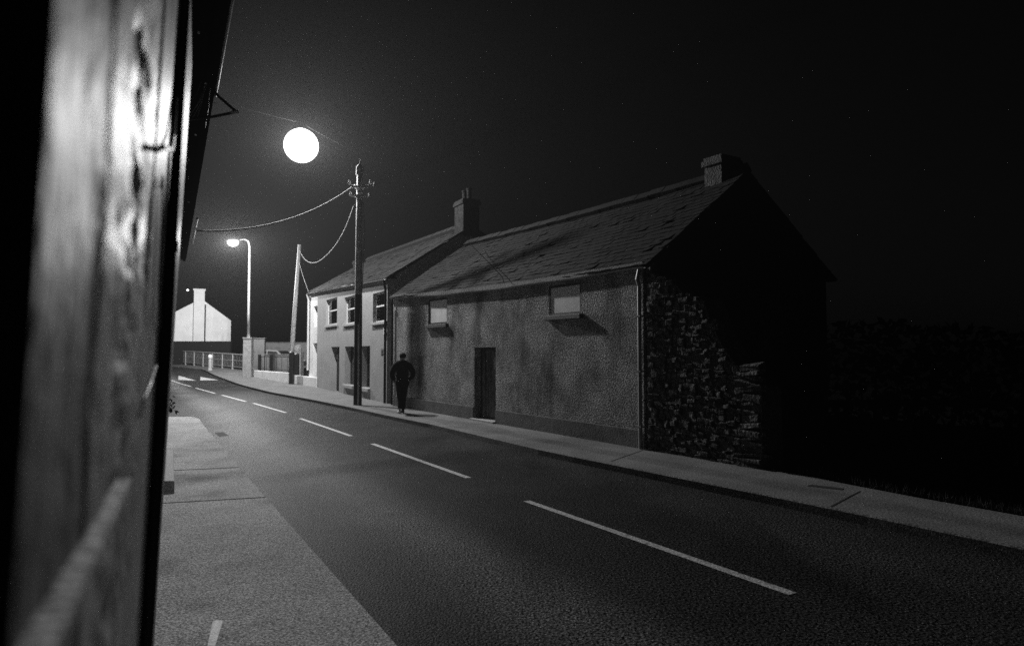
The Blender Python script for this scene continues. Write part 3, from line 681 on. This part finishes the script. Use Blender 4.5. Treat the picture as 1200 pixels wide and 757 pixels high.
# ------------------------------------------------------------------ front garden: low walls, railing, pier, boundary wall, car
def lowwall(pa, pb_, h, label):
    a, b = gp(*pa, PAV), gp(*pb_, PAV); an = math.atan2(b.y - a.y, b.x - a.x); L = math.hypot(b.x - a.x, b.y - a.y)
    o = nb(); bx(o, 0, L, 0, .22, -.15, h, .02); q = obj('low_wall', o, M['white']); q.location = a; q.rotation_euler.z = an
    return tag(q, label, 'wall', 'low white garden walls'), a, an, L
_, ga, gan, gl = lowwall((297.5, 441.5), (341, 449), .40, 'long low white garden wall between lamp column and leaning pole')
_, gb, gbn, gbl = lowwall((345, 449.5), (370.5, 453.9), .45, 'short low white garden wall against the white annex')
GR = thing('garden_railing', 'dark iron railing along the back of the long low garden wall', 'railing', ga, gan)
bm = nb(); bx(bm, 0, gl, .28, .32, 1.25, 1.29); bx(bm, 0, gl, .28, .32, .5, .53); obj('rail', bm, M['black'], GR)
for x in (.12, gl * .35): bm = nb(); bx(bm, x - .08, x + .08, .22, .38, -.1, 1.4, .01); obj('post', bm, M['black'], GR)
for k in range(7): x = gl * (k + .6) / 7.2; bm = nb(); tube(bm, [(x, .3, .42), (x, .3, 1.25)], .012, 6); obj('bar', bm, M['black'], GR)
p_ = gp(345, 447, PAV)
GP = thing('gate_pier', 'round capped pale gate pier between dark posts at the garden gap', 'pier', p_)
bm = nb(); bx(bm, -.32, .32, .1, .7, -.1, 1.7, .02); obj('shaft', bm, M['render2'], GP)
bm = nb(); bmesh.ops.create_uvsphere(bm, u_segments=20, v_segments=12, radius=.26)
for v in bm.verts: v.co = v.co + Vector((.02, .4, 1.86))
obj('cap', bm, M['sill'], GP, True)
for x, hgt in ((341.5, 414), (347.5, 416)):
    b = gp(x, 450 if x < 345 else 449, PAV); q = nb(); bx(q, -.11, .11, -.11, .11, -.1, zat(hgt, b.y) - b.z, .015); lathe(q, [(.15, 0), (.15, .04), (.08, .09), (.02, .11)], (0, 0, zat(hgt, b.y) - b.z), 12)
    o = obj('gate_post', q, M['black']); o.location = b
    tag(o, 'dark iron gate post ' + ('at the foot of the leaning pole' if x < 345 else 'in front of the round pier cap, nearer the annex'), 'post', 'dark gate posts')
GI = thing('garden_gate', 'low dark gate standing before the white annex door', 'gate', gb, gbn)
bm = nb(); bx(bm, .9, gbl - .05, .4, .44, 1.0, 1.05); bx(bm, .9, gbl - .05, .4, .44, .5, .55); bx(bm, .86, .9, .38, .46, -.1, 1.15); obj('frame', bm, M['black'], GI)
bm = nb()
for k in range(9): x = 1.0 + (gbl - 1.1) * k / 9; tube(bm, [(x, .42, .46), (x, .42, 1.1)], .012, 6)
obj('bars', bm, M['black'], GI)
Yb = ga.y + 3.2
def dwall(xa, xb, yt, Y, label, name='boundary_wall', m='plinth'):
    a, b = dp(xa, yt, Y), dp(xb, yt, Y); q = nb(); bx(q, 0, b.x - a.x, 0, .25, -.3, a.z - g(Y), .015); bx(q, -.04, b.x - a.x + .04, -.04, .29, a.z - g(Y), a.z - g(Y) + .06, .01)
    o = obj(name, q, M[m]); o.location = (a.x, Y, g(Y)); return tag(o, label, 'wall', 'rendered boundary walls')
dwall(293.5, 310, 397, Yb, 'taller grey rendered boundary wall right behind the lamp column')
dwall(310.6, 338.5, 416, Yb - .4, 'lower grey rendered boundary wall behind the garden railing')
dwall(309.5, 361, 402, Yb + 9, 'dim grey wall far back behind the parked car')
# parked car behind the lower wall
cp = dp(323, 432, Yb + 3); cp.z = g(cp.y) + .09
CAR = thing('parked_car', 'grey hatchback parked behind the lower garden wall, only its roof showing', 'car', cp, -.2)
cy_ = [(-1.95, .35), (-1.97, .75), (-1.8, .92), (-1.45, .98), (-.95, 1.42), (-.3, 1.5), (.5, 1.46), (1.05, 1.0), (1.75, .88), (1.97, .68), (1.97, .35)]
bm = nb(); rows = []
for yy, ins in ((-.84, .0), (-.8, .0), (0, 0), (.8, 0), (.84, 0)):
    rows.append([bm.verts.new((x, yy * (1 - .2 * max(0, (z - .9)) / .6), z)) for x, z in cy_])
for a, b in zip(rows, rows[1:]):
    for i in range(len(cy_) - 1): bm.faces.new((a[i], a[i + 1], b[i + 1], b[i]))
    bm.faces.new((a[-1], a[0], b[0], b[-1]))
bm.faces.new(rows[0]); bm.faces.new(rows[-1])
obj('body', bm, M['car'], CAR)
for sx in (-1, 1):
    for x in (-1.25, 1.25):
        bm = nb(); tube(bm, [(x, sx * .68, .3), (x, sx * .87, .3)], .3, 18); w = obj('wheel', bm, M['tyre'], CAR)
        bm = nb(); tube(bm, [(x, sx * .86, .3), (x, sx * .885, .3)], .18, 14); obj('rim', bm, M['metal'], w)
    bm = nb(); s_ = lambda z: sx * (.845 * (1 - .2 * max(0, z - .9) / .6))
    for a, b, c, d in (((-1.3, 1.0), (-.3, 1.0), (-.3, 1.42), (-.88, 1.36)), ((-.22, 1.0), (.9, 1.0), (.45, 1.38), (-.22, 1.42))):
        bm.faces.new([bm.verts.new((x, s_(z) + sx * .004, z)) for x, z in (a, b, c, d)])
    obj('side_window', bm, M['black'], CAR)
    bm = nb(); bx(bm, 1.86, 1.98, sx * .6 - .14, sx * .6 + .14, .68, .8, .02); obj('headlight', bm, M['white'], CAR)
bm = nb(); bm.faces.new([bm.verts.new(v) for v in ((1.02, -.7, 1.035), (1.02, .7, 1.035), (.55, .62, 1.435), (.55, -.62, 1.435))]); o = obj('windscreen', bm, M['black'], CAR)

# ------------------------------------------------------------------ bridge railing, bollard, white house and far wall
ra, rb = gp(201, 421, PAV), gp(285, 434, PAV)
ra = dp(150, 422, 66); ra = Vector((ra.x, ra.y, g(66) + PAV)); rb = Vector((rb.x, rb.y, rb.z))
an = math.atan2(rb.y - ra.y, rb.x - ra.x); L = math.hypot(rb.x - ra.x, rb.y - ra.y)
RL = thing('roadside_railing', 'grey barred metal railing across the end of the street below the white house', 'railing', (rb.x, rb.y, rb.z), an)
dz = (ra.z - rb.z)
def rz_(x): return dz * (-x / L)
bm = nb()
tube(bm, [(x, 0, rz_(x) + 1.12) for x in (-L, -L / 2, 0)], .05, 8); tube(bm, [(x, 0, rz_(x) + .2) for x in (-L, -L / 2, 0)], .03, 6); tube(bm, [(x, 0, rz_(x) + .66) for x in (-L, -L / 2, 0)], .025, 6); obj('rail', bm, M['metal'], RL)
n_ = int(L / 1.7)
for k in range(n_ + 1):
    x = -L * k / n_; bm = nb(); bx(bm, x - .05, x + .05, -.05, .05, rz_(x) - .2, rz_(x) + 1.16, .008); obj('post', bm, M['metal'], RL)
bm = nb()
for k in range(n_ * 7): x = -L * (k + .5) / (n_ * 7); tube(bm, [(x, 0, rz_(x) + .2), (x, 0, rz_(x) + 1.1)], .013, 5)
obj('bars', bm, M['pipe'], RL)
bb = gp(246, 434, PAV)
BL = thing('bollard', 'pale round topped bollard on the far pavement before the railing', 'bollard', bb)
bm = nb(); lathe(bm, [(.16, -.05), (.16, .1), (.12, .14), (.115, .82), (.15, .84), (.15, .9), (.1, .92)], (0, 0, 0), 18); obj('shaft', bm, M['sill'], BL)
bm = nb(); bmesh.ops.create_uvsphere(bm, u_segments=16, v_segments=10, radius=.15)
for v in bm.verts: v.co.z += 1.0
obj('cap', bm, M['white'], BL, True)
Yw = 59.0
wl, wr = dp(199.5, 375, Yw), dp(264.5, 375, Yw)
gz = g(Yw)
WH = thing('white_house', 'white gabled house with tall end chimney beyond the street railing', 'house', ((wl.x + wr.x) / 2, Yw, gz), .42)
hw = (wr.x - wl.x) / 2 * 1.1; ez = wr.z - gz; az = dp(233, 350, Yw).z - gz; axx = dp(235.5, 350, Yw).x - (wl.x + wr.x) / 2
bm = nb()
pr = [(-hw, -.3), (hw, -.3), (hw, ez), (axx, az), (-hw, ez + .15)]
f0 = [bm.verts.new((x, 0, z)) for x, z in pr]; f1 = [bm.verts.new((x, 8, z)) for x, z in pr]
bm.faces.new(f0); bm.faces.new(f1)
for i in range(5): bm.faces.new((f0[i], f0[(i + 1) % 5], f1[(i + 1) % 5], f1[i]))
obj('wall', bm, M['white'], WH)
bm = nb()
slates(bm, (hw + .2, -.06, ez - .1), (hw + .2, 8.1, ez - .1), (axx, -.06, az + .06), (axx, 8.1, az + .06), .4, .6)
slates(bm, (-hw - .2, 8.1, ez + .05), (-hw - .2, -.06, ez + .05), (axx, 8.1, az + .06), (axx, -.06, az + .06), .4, .6)
rf = obj('roof', bm, M['slate'], WH)
c0 = dp(228, 339, Yw).x - (wl.x + wr.x) / 2; c1 = dp(239.5, 339, Yw).x - (wl.x + wr.x) / 2; ct = zat(339, Yw) - gz
bm = nb(); bx(bm, c0, c1, -.45, .4, -.3, ct, .015); bx(bm, c0 - .06, c1 + .06, -.51, .46, ct - .15, ct, .01); ch = obj('chimney', bm, M['white'], rf)
bm = nb(); lathe(bm, [(.12, 0), (.1, .3), (.13, .33)], ((c0 + c1) / 2 - .2, 0, ct), 12); obj('chimney_pot', bm, M['brick'], ch)
bm = nb(); tube(bm, [(c1 + .06, -.06, az - .5), (c1 + .06, -.06, .0)], .05, 8); obj('downpipe', bm, M['black'], WH)  # black tube standing in for the chimney's shadow line on the gable
a, b = dp(130, 401, Yw - 2.2), dp(270, 401, Yw - 2.2)
q = nb(); bx(q, a.x, b.x, Yw - 2.2, Yw - 1.9, g(Yw) - .3, a.z, .02); bx(q, a.x - .03, b.x + .03, Yw - 2.24, Yw - 1.86, a.z, a.z + .08, .01); tag(obj('dark_wall', q, M['tarwall']), 'long dark boarded wall hiding the foot of the white house', 'wall')
for i, (x, y, Y, r) in enumerate(((220, 340, 95, .14), (228.3, 339.5, 57.5, .1))):
    if i == 0:
        p = dp(x, y, Y); t = thing('distant_street_lamp', 'tiny far off street lamp shining left of the white chimney', 'street lamp', (p.x, p.y, g(95)))
        q = nb(); tube(q, [(-.25, 0, -.2), (-.25, 0, p.z - g(95) - .2), (-.15, 0, p.z - g(95) + .2), (0, 0, p.z - g(95) + .22)], .05, 8); obj('column', q, M['dark'], t)
        q = nb(); bmesh.ops.create_icosphere(q, subdivisions=2, radius=r); 
        for v in q.verts: v.co.z += p.z - g(95)
        obj('lantern', q, emit('far_lamp', 3), t)

# ------------------------------------------------------------------ the man
mp_ = gp(471, 484, PAV)
MAN = thing('person', 'person in dark jacket and trousers walking away with hands in pockets, one pale shoe', 'person', mp_, math.atan2(-.0, 1) + math.radians(24))
def skin_obj(name, verts, edges, radii, m, parent, sub=2, root=0):
    me = bpy.data.meshes.new(name); me.from_pydata([Vector(v) for v in verts], edges, []); o = bpy.data.objects.new(name, me); C.objects.link(o)
    md = o.modifiers.new('skin', 'SKIN'); md.use_smooth_shade = True
    if not me.skin_vertices: me.skin_vertices.new()
    for i, r in enumerate(radii):
        me.skin_vertices[0].data[i].radius = (r, r) if not isinstance(r, tuple) else r
        me.skin_vertices[0].data[i].use_root = (i == root)
    s = o.modifiers.new('sub', 'SUBSURF'); s.levels = sub; s.render_levels = sub
    bpy.context.view_layer.update()
    dg = bpy.context.evaluated_depsgraph_get(); nm = bpy.data.meshes.new_from_object(o.evaluated_get(dg)); nm.name = name
    bpy.data.objects.remove(o)
    nm.materials.clear(); nm.materials.append(m)
    for p in nm.polygons: p.use_smooth = True
    q = bpy.data.objects.new(name, nm); C.objects.link(q); q.parent = parent; return q
# local: x right, y forward (away from camera), z up;  1.70 m tall
hipL, hipR = (-.09, 0, .87), (.09, 0, .87)
kneeL, kneeR = (-.055, .08, .47), (.055, .0, .48)
ankL, ankR = (-.1, -.12, .09), (.045, .06, .085)
shL, shR = (-.2, .0, 1.38), (.2, .0, 1.38)
elL, elR = (-.315, -.08, 1.10), (.31, -.08, 1.10)
wrL, wrR = (-.225, .06, .93), (.225, .06, .93)
V = [(0, 0, .92), (0, .0, 1.1), (0, 0, 1.28), (0, .01, 1.4), (0.01, .02, 1.47), (0.02, .035, 1.55), (0.02, .04, 1.64), hipL, kneeL, ankL, hipR, kneeR, ankR, shL, elL, wrL, shR, elR, wrR,
     (-.1, .0, .04), (.045, .18, .035), (-.03, .125, 1.565), (-.21, .12, .86), (.21, .12, .86)]
E = [(0, 1), (1, 2), (2, 3), (3, 4), (4, 5), (5, 6), (0, 7), (7, 8), (8, 9), (0, 10), (10, 11), (11, 12), (3, 13), (13, 14), (14, 15), (3, 16), (16, 17), (17, 18), (9, 19), (12, 20), (5, 21), (15, 22), (18, 23)]
Rd = [.12, .115, .125, .08, .062, .1, .092, .075, .05, .035, .075, .05, .035, .055, .04, .028, .055, .04, .028, .03, .03, .018, .03, .03]
skin_obj('body', V, E, Rd, M['skin'], MAN)
J = [(0, 0, .84), (0, 0, .95), (0, 0, 1.1), (0, -.01, 1.25), (0, 0, 1.385), (0.015, .02, 1.50), (-.12, 0, 1.40), (-.215, -.01, 1.35), (-.285, -.05, 1.21), elL, (-.28, 0, 1.01), (-.2, .07, .95), (.12, 0, 1.40), (.215, -.01, 1.36), (.285, -.05, 1.21), elR, (.275, 0, 1.01), (.2, .07, .95)]
JE = [(0, 1), (1, 2), (2, 3), (3, 4), (4, 5), (4, 6), (6, 7), (7, 8), (8, 9), (9, 10), (10, 11), (4, 12), (12, 13), (13, 14), (14, 15), (15, 16), (16, 17)]
JR = [(.185, .14), (.175, .14), (.18, .15), (.2, .16), (.16, .125), .07, .105, .105, .092, .085, .075, .07, .105, .105, .092, .085, .075, .07]
skin_obj('jacket', J, JE, JR, M['cloth'], MAN, root=1)
T = [(0, 0, .9), (-.09, 0, .84), (-.07, .05, .65), kneeL, (-.065, -.03, .28), (-.095, -.115, .13), (.09, 0, .84), (.075, .01, .65), kneeR, (.052, .02, .28), (.045, .055, .075)]
TE = [(0, 1), (1, 2), (2, 3), (3, 4), (4, 5), (0, 6), (6, 7), (7, 8), (8, 9), (9, 10)]
skin_obj('trousers', T, TE, [(.15, .13), .115, .095, .078, .07, .068, .115, .095, .078, .07, .068], M['cloth'], MAN)
for nm, an_, mm, tip in (('shoe', ankL, 'shoe', .17), ('shoe', ankR, 'shoed', .2)):
    x, y, z = an_
    lift = .0
    o = skin_obj(nm, [(x, y - .05, .045), (x, y + .04, .05), (x, y + .13, .035), (x, y + tip, .03)], [(0, 1), (1, 2), (2, 3)], [(.052, .05), (.055, .055), (.052, .042), (.04, .032)], M[mm], MAN)
    if mm == 'shoe': o['label'] = 'pale shoe on the trailing foot'
skin_obj('hair', [(0.02, .005, 1.555), (0.02, .005, 1.63), (0.02, .04, 1.675), (.02, .075, 1.665)], [(0, 1), (1, 2), (2, 3)], [(.1, .095), (.112, .108), (.102, .085), (.075, .055)], M['hair'], MAN)

# ------------------------------------------------------------------ the buildings along the left pavement
LEAN = .042
def nw(Y, z, out=0.0):                       # point on the near wall
    return Vector((-.25 - .47 * (Y - .33) + LEAN * (z - 1.87) + out * .905, Y + out * .425, z))
NB = thing('near_shopfront', 'close blurred painted house front with dark downpipe at the left of the photo', 'building', (-.9, 1.7, PAV))
def nobj(name, bm, m, parent=NB, smooth=False):
    for v in bm.verts: v.co -= NB.location
    return obj(name, bm, m, parent, smooth)
def nquad(bm, Ya, Yb, za, zb, out, ny, nz, f=None, thick=.12):
    grid = [[bm.verts.new(nw(Ya + (Yb - Ya) * i / ny, za + (zb - za) * j / nz, out + (f(Ya + (Yb - Ya) * i / ny, za + (zb - za) * j / nz) if f else 0))) for j in range(nz + 1)] for i in range(ny + 1)]
    for i in range(ny):
        for j in range(nz): bm.faces.new((grid[i][j], grid[i][j + 1], grid[i + 1][j + 1], grid[i + 1][j]))
    bk = [bm.verts.new(nw(y, z, out - thick)) for y, z in ((Ya, za), (Ya, zb), (Yb, zb), (Yb, za))]
    bm.faces.new(bk)
    bm.faces.new([grid[0][j] for j in range(nz + 1)] + [bk[1], bk[0]]); bm.faces.new([grid[ny][j] for j in range(nz + 1)] + [bk[2], bk[3]])
    bm.faces.new([grid[i][nz] for i in range(ny + 1)] + [bk[2], bk[1]]); bm.faces.new([grid[i][0] for i in range(ny + 1)] + [bk[3], bk[0]])
def lumps(Y, z):
    w = math.exp(-((Y - .95) / .13) ** 2)
    a = mnoise.noise(Vector((Y * 6, z * 13, 2))) + .6 * mnoise.noise(Vector((Y * 9, z * 26, 7)))
    b = mnoise.noise(Vector((Y * 2.6, z * 3.2, 11)))
    return .014 * w * a + .006 * b + .002 * mnoise.noise(Vector((Y * 22, z * 30, 4)))
bm = nb(); nquad(bm, .388, .66, -.05, 4.6, 0, 14, 160, lumps); nobj('plaster_panel', bm, M['nearwall'], smooth=False)
bm = nb(); nquad(bm, .672, 1.30, -.05, 4.6, 0.002, 40, 300, lumps); nobj('plaster_panel', bm, M['nearboard'], smooth=False)
bm = nb(); nquad(bm, 1.306, 2.1, -.05, 4.6, .004, 20, 60); nobj('corner_board', bm, M['nearboard'])
bm = nb(); nquad(bm, -1.2, .380, -.05, 4.6, .006, 4, 4); nobj('shade_panel', bm, M['matt'])  # near end of the wall, its shade put in as matt black
bm = nb(); tube(bm, [nw(1.9, z, .018 + .0) for z in (-.0, 1, 1.9, 2.5, 3, 4.4)], [.0195, .0195, .019, .0115, .0105, .0105], 14)
for z in (.9, 2.15, 3.3): tube(bm, [nw(1.9, z, .018), nw(1.9, z + .03, .018)], .0195 if z < 2.5 else .0145, 14)
nobj('downpipe', bm, M['black'])
bm = nb(); rows = []
for k in range(60):
    z = -.05 + 3.2 * k / 59; q1_, q2_ = (.506 * 2.2, 2.2), (.496 * 3.0, 3.0); w_ = mnoise.noise(Vector((z * 9, 1, 2))) * .002
    rows.append([bm.verts.new((-a_ + LEAN * (z - 1.87) * f_ + w_ + o_, b_y, z)) for a_, b_y, f_, o_ in ((q1_[0], q1_[1], 1, 0), (q2_[0], q2_[1], 1.1, 0), (q2_[0], q2_[1], 1.1, -.1), (q1_[0], q1_[1], 1, -.1))])
for r0, r1 in zip(rows, rows[1:]):
    for k in range(4): bm.faces.new((r0[k], r0[(k + 1) % 4], r1[(k + 1) % 4], r1[k]))
bm.faces.new(rows[0]); bm.faces.new(rows[-1])
nobj('end_board', bm, M['nearstrip'])
bm = nb()                                    # short ledge on the wall
a = [nw(.30, 1.672, .0), nw(.98, 1.672, .0), nw(.98, 1.672, .02), nw(.30, 1.672, .02)]
v0 = [bm.verts.new(p) for p in a]; v1 = [bm.verts.new(p + Vector((0, 0, .016))) for p in a]
bm.faces.new(v0); bm.faces.new(v1)
for i in range(4): bm.faces.new((v0[i], v0[(i + 1) % 4], v1[(i + 1) % 4], v1[i]))
nobj('ledge', bm, M['sill'])
cable('wall_cable', [nw(1.15, 2.22, .02), nw(1.2, 2.235, .02), nw(1.32, 2.27, .02), nw(1.5, 2.32, .02), nw(1.68, 2.41, .015), nw(1.8, 2.55, .01), nw(1.86, 2.75, .01), nw(1.9, 3.2, .01)], .006, M['cabled'], 'dark cable curving up the pale near wall to the downpipe')
cable('wall_wire', [nw(1.36, 2.2, .012), nw(1.42, 2.24, .012), nw(1.5, 2.16, .012), nw(1.55, 2.02, .012), nw(1.7, 1.93, .012)], .0025, M['cabled'], 'thin dark wire hanging on the near wall left of the downpipe')
cable('loose_wire', [nw(1.2, 1.755, .01), nw(1.3, 1.785, .012), nw(1.45, 1.80, .012), nw(1.7, 1.835, .01)], .0022, M['cable'], 'fine pale wire slanting across the lower near wall')

def w2p(Y, z, out=0.0): return Vector((-.06 - .5 * Y + out * .894, Y + out * .447, z))
LB = thing('left_terrace_house', 'dark terraced house edge with overhanging gutter along the left pavement', 'house', (-2.2, 4.3, PAV))
def lobj(name, bm, m, parent=LB, smooth=False):
    for v in bm.verts: v.co -= LB.location
    return obj(name, bm, m, parent, smooth)
def prism(bm, sec, Ya, Yb, n=1):             # section (out, z) swept along the wall
    rows = [[bm.verts.new(w2p(Ya + (Yb - Ya) * i / n, z, o)) for o, z in sec] for i in range(n + 1)]
    for r0, r1 in zip(rows, rows[1:]):
        for j in range(len(sec)): bm.faces.new((r0[j], r0[(j + 1) % len(sec)], r1[(j + 1) % len(sec)], r1[j]))
    bm.faces.new(rows[0]); bm.faces.new(rows[-1])
YE = 18.3
bm = nb(); prism(bm, [(0, -.1), (0, 4.7), (-.35, 4.7), (-.35, -.1)], 3.9, YE, 8); lobj('front_wall', bm, M['render2'])
bm = nb(); prism(bm, [(.02, 4.38), (.28, 4.38), (.28, 4.46), (.02, 4.46)], 3.4, YE + .2, 8); lobj('soffit', bm, M['matt'])
bm = nb(); rr2 = random.Random(5)
prism(bm, [(.34, 4.45), (-2.2, 6.4), (-2.2, 6.3), (.34, 4.38)], 3.4, YE + .2, 6); lobj('roof', bm, M['slate'])
bm = nb(); prism(bm, [(.28, 4.42), (.30, 4.36), (.34, 4.34), (.38, 4.36), (.40, 4.44), (.38, 4.44), (.34, 4.37), (.30, 4.44)], 7.0, YE + .2, 10); gt = lobj('gutter', bm, M['matt'])
bm = nb(); prism(bm, [(.28, 4.42), (.30, 4.36), (.34, 4.34), (.38, 4.36), (.40, 4.44), (.38, 4.44), (.34, 4.37), (.30, 4.44)], 3.4, 6.95, 4); o = lobj('gutter', bm, M['matt'])
bm = nb(); tube(bm, [w2p(3.6, 4.44, .412), w2p(6.6, 4.44, .412)], .012, 8); lobj('gutter_highlight', bm, M['metal'])  # pale metal tube put in as the highlight along the gutter edge
bm = nb(); tube(bm, [w2p(12.3, 4.32, .45), w2p(14.8, 4.24, .44)], .02, 8); lobj('gutter_highlight', bm, M['metal'])  # second stretch of gutter highlight, also put in as a pale tube
for _ in range(22):
    Y = rr2.uniform(4.2, 13); z = 4.36 - rr2.random() ** 2 * .6; o_ = rr2.uniform(.05, .3)
    c_ = w2p(Y, z, o_); r_ = rr2.uniform(.004, .012); bm = nb(); bmesh.ops.create_icosphere(bm, subdivisions=1, radius=r_)
    for v in bm.verts: v.co += c_
    lobj('glint_bead', bm, M['blind'])  # small pale beads standing in for glints below the eave
bm = nb(); prism(bm, [(0.001, .8), (.1, .8), (.1, .885), (.095, .9), (0.001, .905)], 5.14, 6.75, 4); lobj('window_sill', bm, M['white'])
bm = nb(); prism(bm, [(0.001, .92), (.02, .92), (.02, 2.1), (0.001, 2.1)], 5.3, 6.6); lobj('window', bm, M['black'])
bm = nb(); prism(bm, [(0.001, 1.0), (.03, 1.0), (.03, 1.06), (0.001, 1.06)], 8.2, 8.35); lobj('name_plate', bm, M['white'])
# wire bracket
BR = thing('cable_bracket', 'dark triangular wire bracket standing out from the left eave with pale tip', 'bracket', w2p(5.2, 3.4))
def pj(x, y, Y): return dp(x, y, Y) - BR.location
bm = nb(); tube(bm, [pj(243, 97, 5.6), pj(256, 113, 5.5), pj(277, 131.5, 5.3)], .011, 6); tube(bm, [pj(277, 131.5, 5.3), pj(250, 137, 5.3), pj(215, 141, 5.2), pj(196, 140, 5.0)], .011, 6); obj('frame', bm, M['cabled'], BR)
bm = nb(); tube(bm, [pj(271, 132.5, 5.3), pj(279, 131, 5.3)], .014, 6); obj('tip', bm, M['sill'], BR)
bm = nb()
for (xa, ya, xb, yb) in ((243, 97, 226, 138), (240, 100, 231, 139), (243, 97, 222, 137), (246, 103, 240, 150), (236, 95, 224, 120)): tube(bm, [pj(xa, ya, 5.5), pj((xa + xb) / 2 + 1, (ya + yb) / 2 + 2, 5.4), pj(xb, yb, 5.3)], .004, 5)
obj('strings', bm, M['pipe'], BR)
# sprig
SP = thing('wall_plant', 'small dark leafy sprig growing out of the left house wall', 'plant', w2p(10, 1.05, 0.0))
bm = nb(); tube(bm, [(0, 0, 0), (.05, .01, .04), (.1, .0, .1)], .006, 5); tube(bm, [(.04, .01, .03), (.09, 0, -.02)], .005, 5); obj('stem', bm, M['leaf'], SP)
bm = nb()
for k in range(34):
    c_ = Vector((R.uniform(.03, .15), R.uniform(-.06, .06), R.uniform(-.08, .17))); a = R.uniform(0, 6.28); l = R.uniform(.03, .055)
    d = Vector((math.cos(a), R.uniform(-.4, .4), math.sin(a))) * l; n_v = Vector((R.uniform(-1, 1), R.uniform(-1, 1), R.uniform(-1, 1))).cross(d).normalized() * l * .35
    bm.faces.new([bm.verts.new(p) for p in (c_ - d * .5, c_ + n_v, c_ + d, c_ - n_v)])
obj('leaves', bm, M['leaf'], SP)

# ------------------------------------------------------------------ night air
bm = nb(); bx(bm, -265, 265, -65, 265, -1.2, 14.0)
hz = obj('haze', bm, []); hz['kind'] = 'stuff'; tag(hz, 'thin night haze glowing round the street lamps', 'haze')
m = bpy.data.materials.new('haze'); m.use_nodes = True; nt = m.node_tree; nt.nodes.clear()
o = nt.nodes.new('ShaderNodeOutputMaterial'); v = nt.nodes.new('ShaderNodeVolumePrincipled')
v.inputs['Color'].default_value = (.95, .95, .95, 1); v.inputs['Density'].default_value = .0004; v.inputs['Anisotropy'].default_value = .5; m.cycles.volume_sampling = 'EQUIANGULAR'; m.cycles.homogeneous_volume = True
for a_ in ('Density Attribute', 'Color Attribute', 'Temperature Attribute'): v.inputs[a_].default_value = ''
nt.links.new(v.outputs[0], o.inputs['Volume']); hz.data.materials.append(m)

# ------------------------------------------------------------------ night sky
W = bpy.data.worlds.new('World'); S.world = W; W.use_nodes = True
nt = W.node_tree; bg = nt.nodes['Background']; sk = nt.nodes.new('ShaderNodeTexSky'); sk.sky_type = 'NISHITA'; sk.sun_disc = False
sk.sun_elevation = math.radians(2); sk.sun_rotation = math.radians(200)
bw = nt.nodes.new('ShaderNodeRGBToBW'); nt.links.new(sk.outputs[0], bw.inputs[0]); nt.links.new(bw.outputs[0], bg.inputs[0]); bg.inputs[1].default_value = .0006

# ------------------------------------------------------------------ camera
cam = bpy.data.cameras.new('camera'); cam.sensor_width = 36; cam.lens = 24.0; cam.clip_start = .02; cam.clip_end = 1500
cam.dof.use_dof = True; cam.dof.focus_distance = 9.5; cam.dof.aperture_fstop = 1.9
co = bpy.data.objects.new('camera', cam); C.objects.link(co); co.location = (0, 0, CAMZ); co.rotation_euler = (PI / 2 + TH, 0, 0)
S.camera = co
S.view_settings.view_transform = 'Standard'; S.view_settings.look = 'None'; S.view_settings.exposure = 0; S.view_settings.gamma = 1; S.view_settings.use_curve_mapping = False
cy = S.cycles
cy.max_bounces = 5; cy.diffuse_bounces = 3; cy.glossy_bounces = 2; cy.transmission_bounces = 3; cy.volume_bounces = 0; cy.transparent_max_bounces = 8
cy.sample_clamp_indirect = 2.0; cy.sample_clamp_direct = 3.0; cy.caustics_reflective = False; cy.caustics_refractive = False
cy.use_denoising = False
cy.use_light_tree = False
W.cycles.sampling_method = 'NONE'
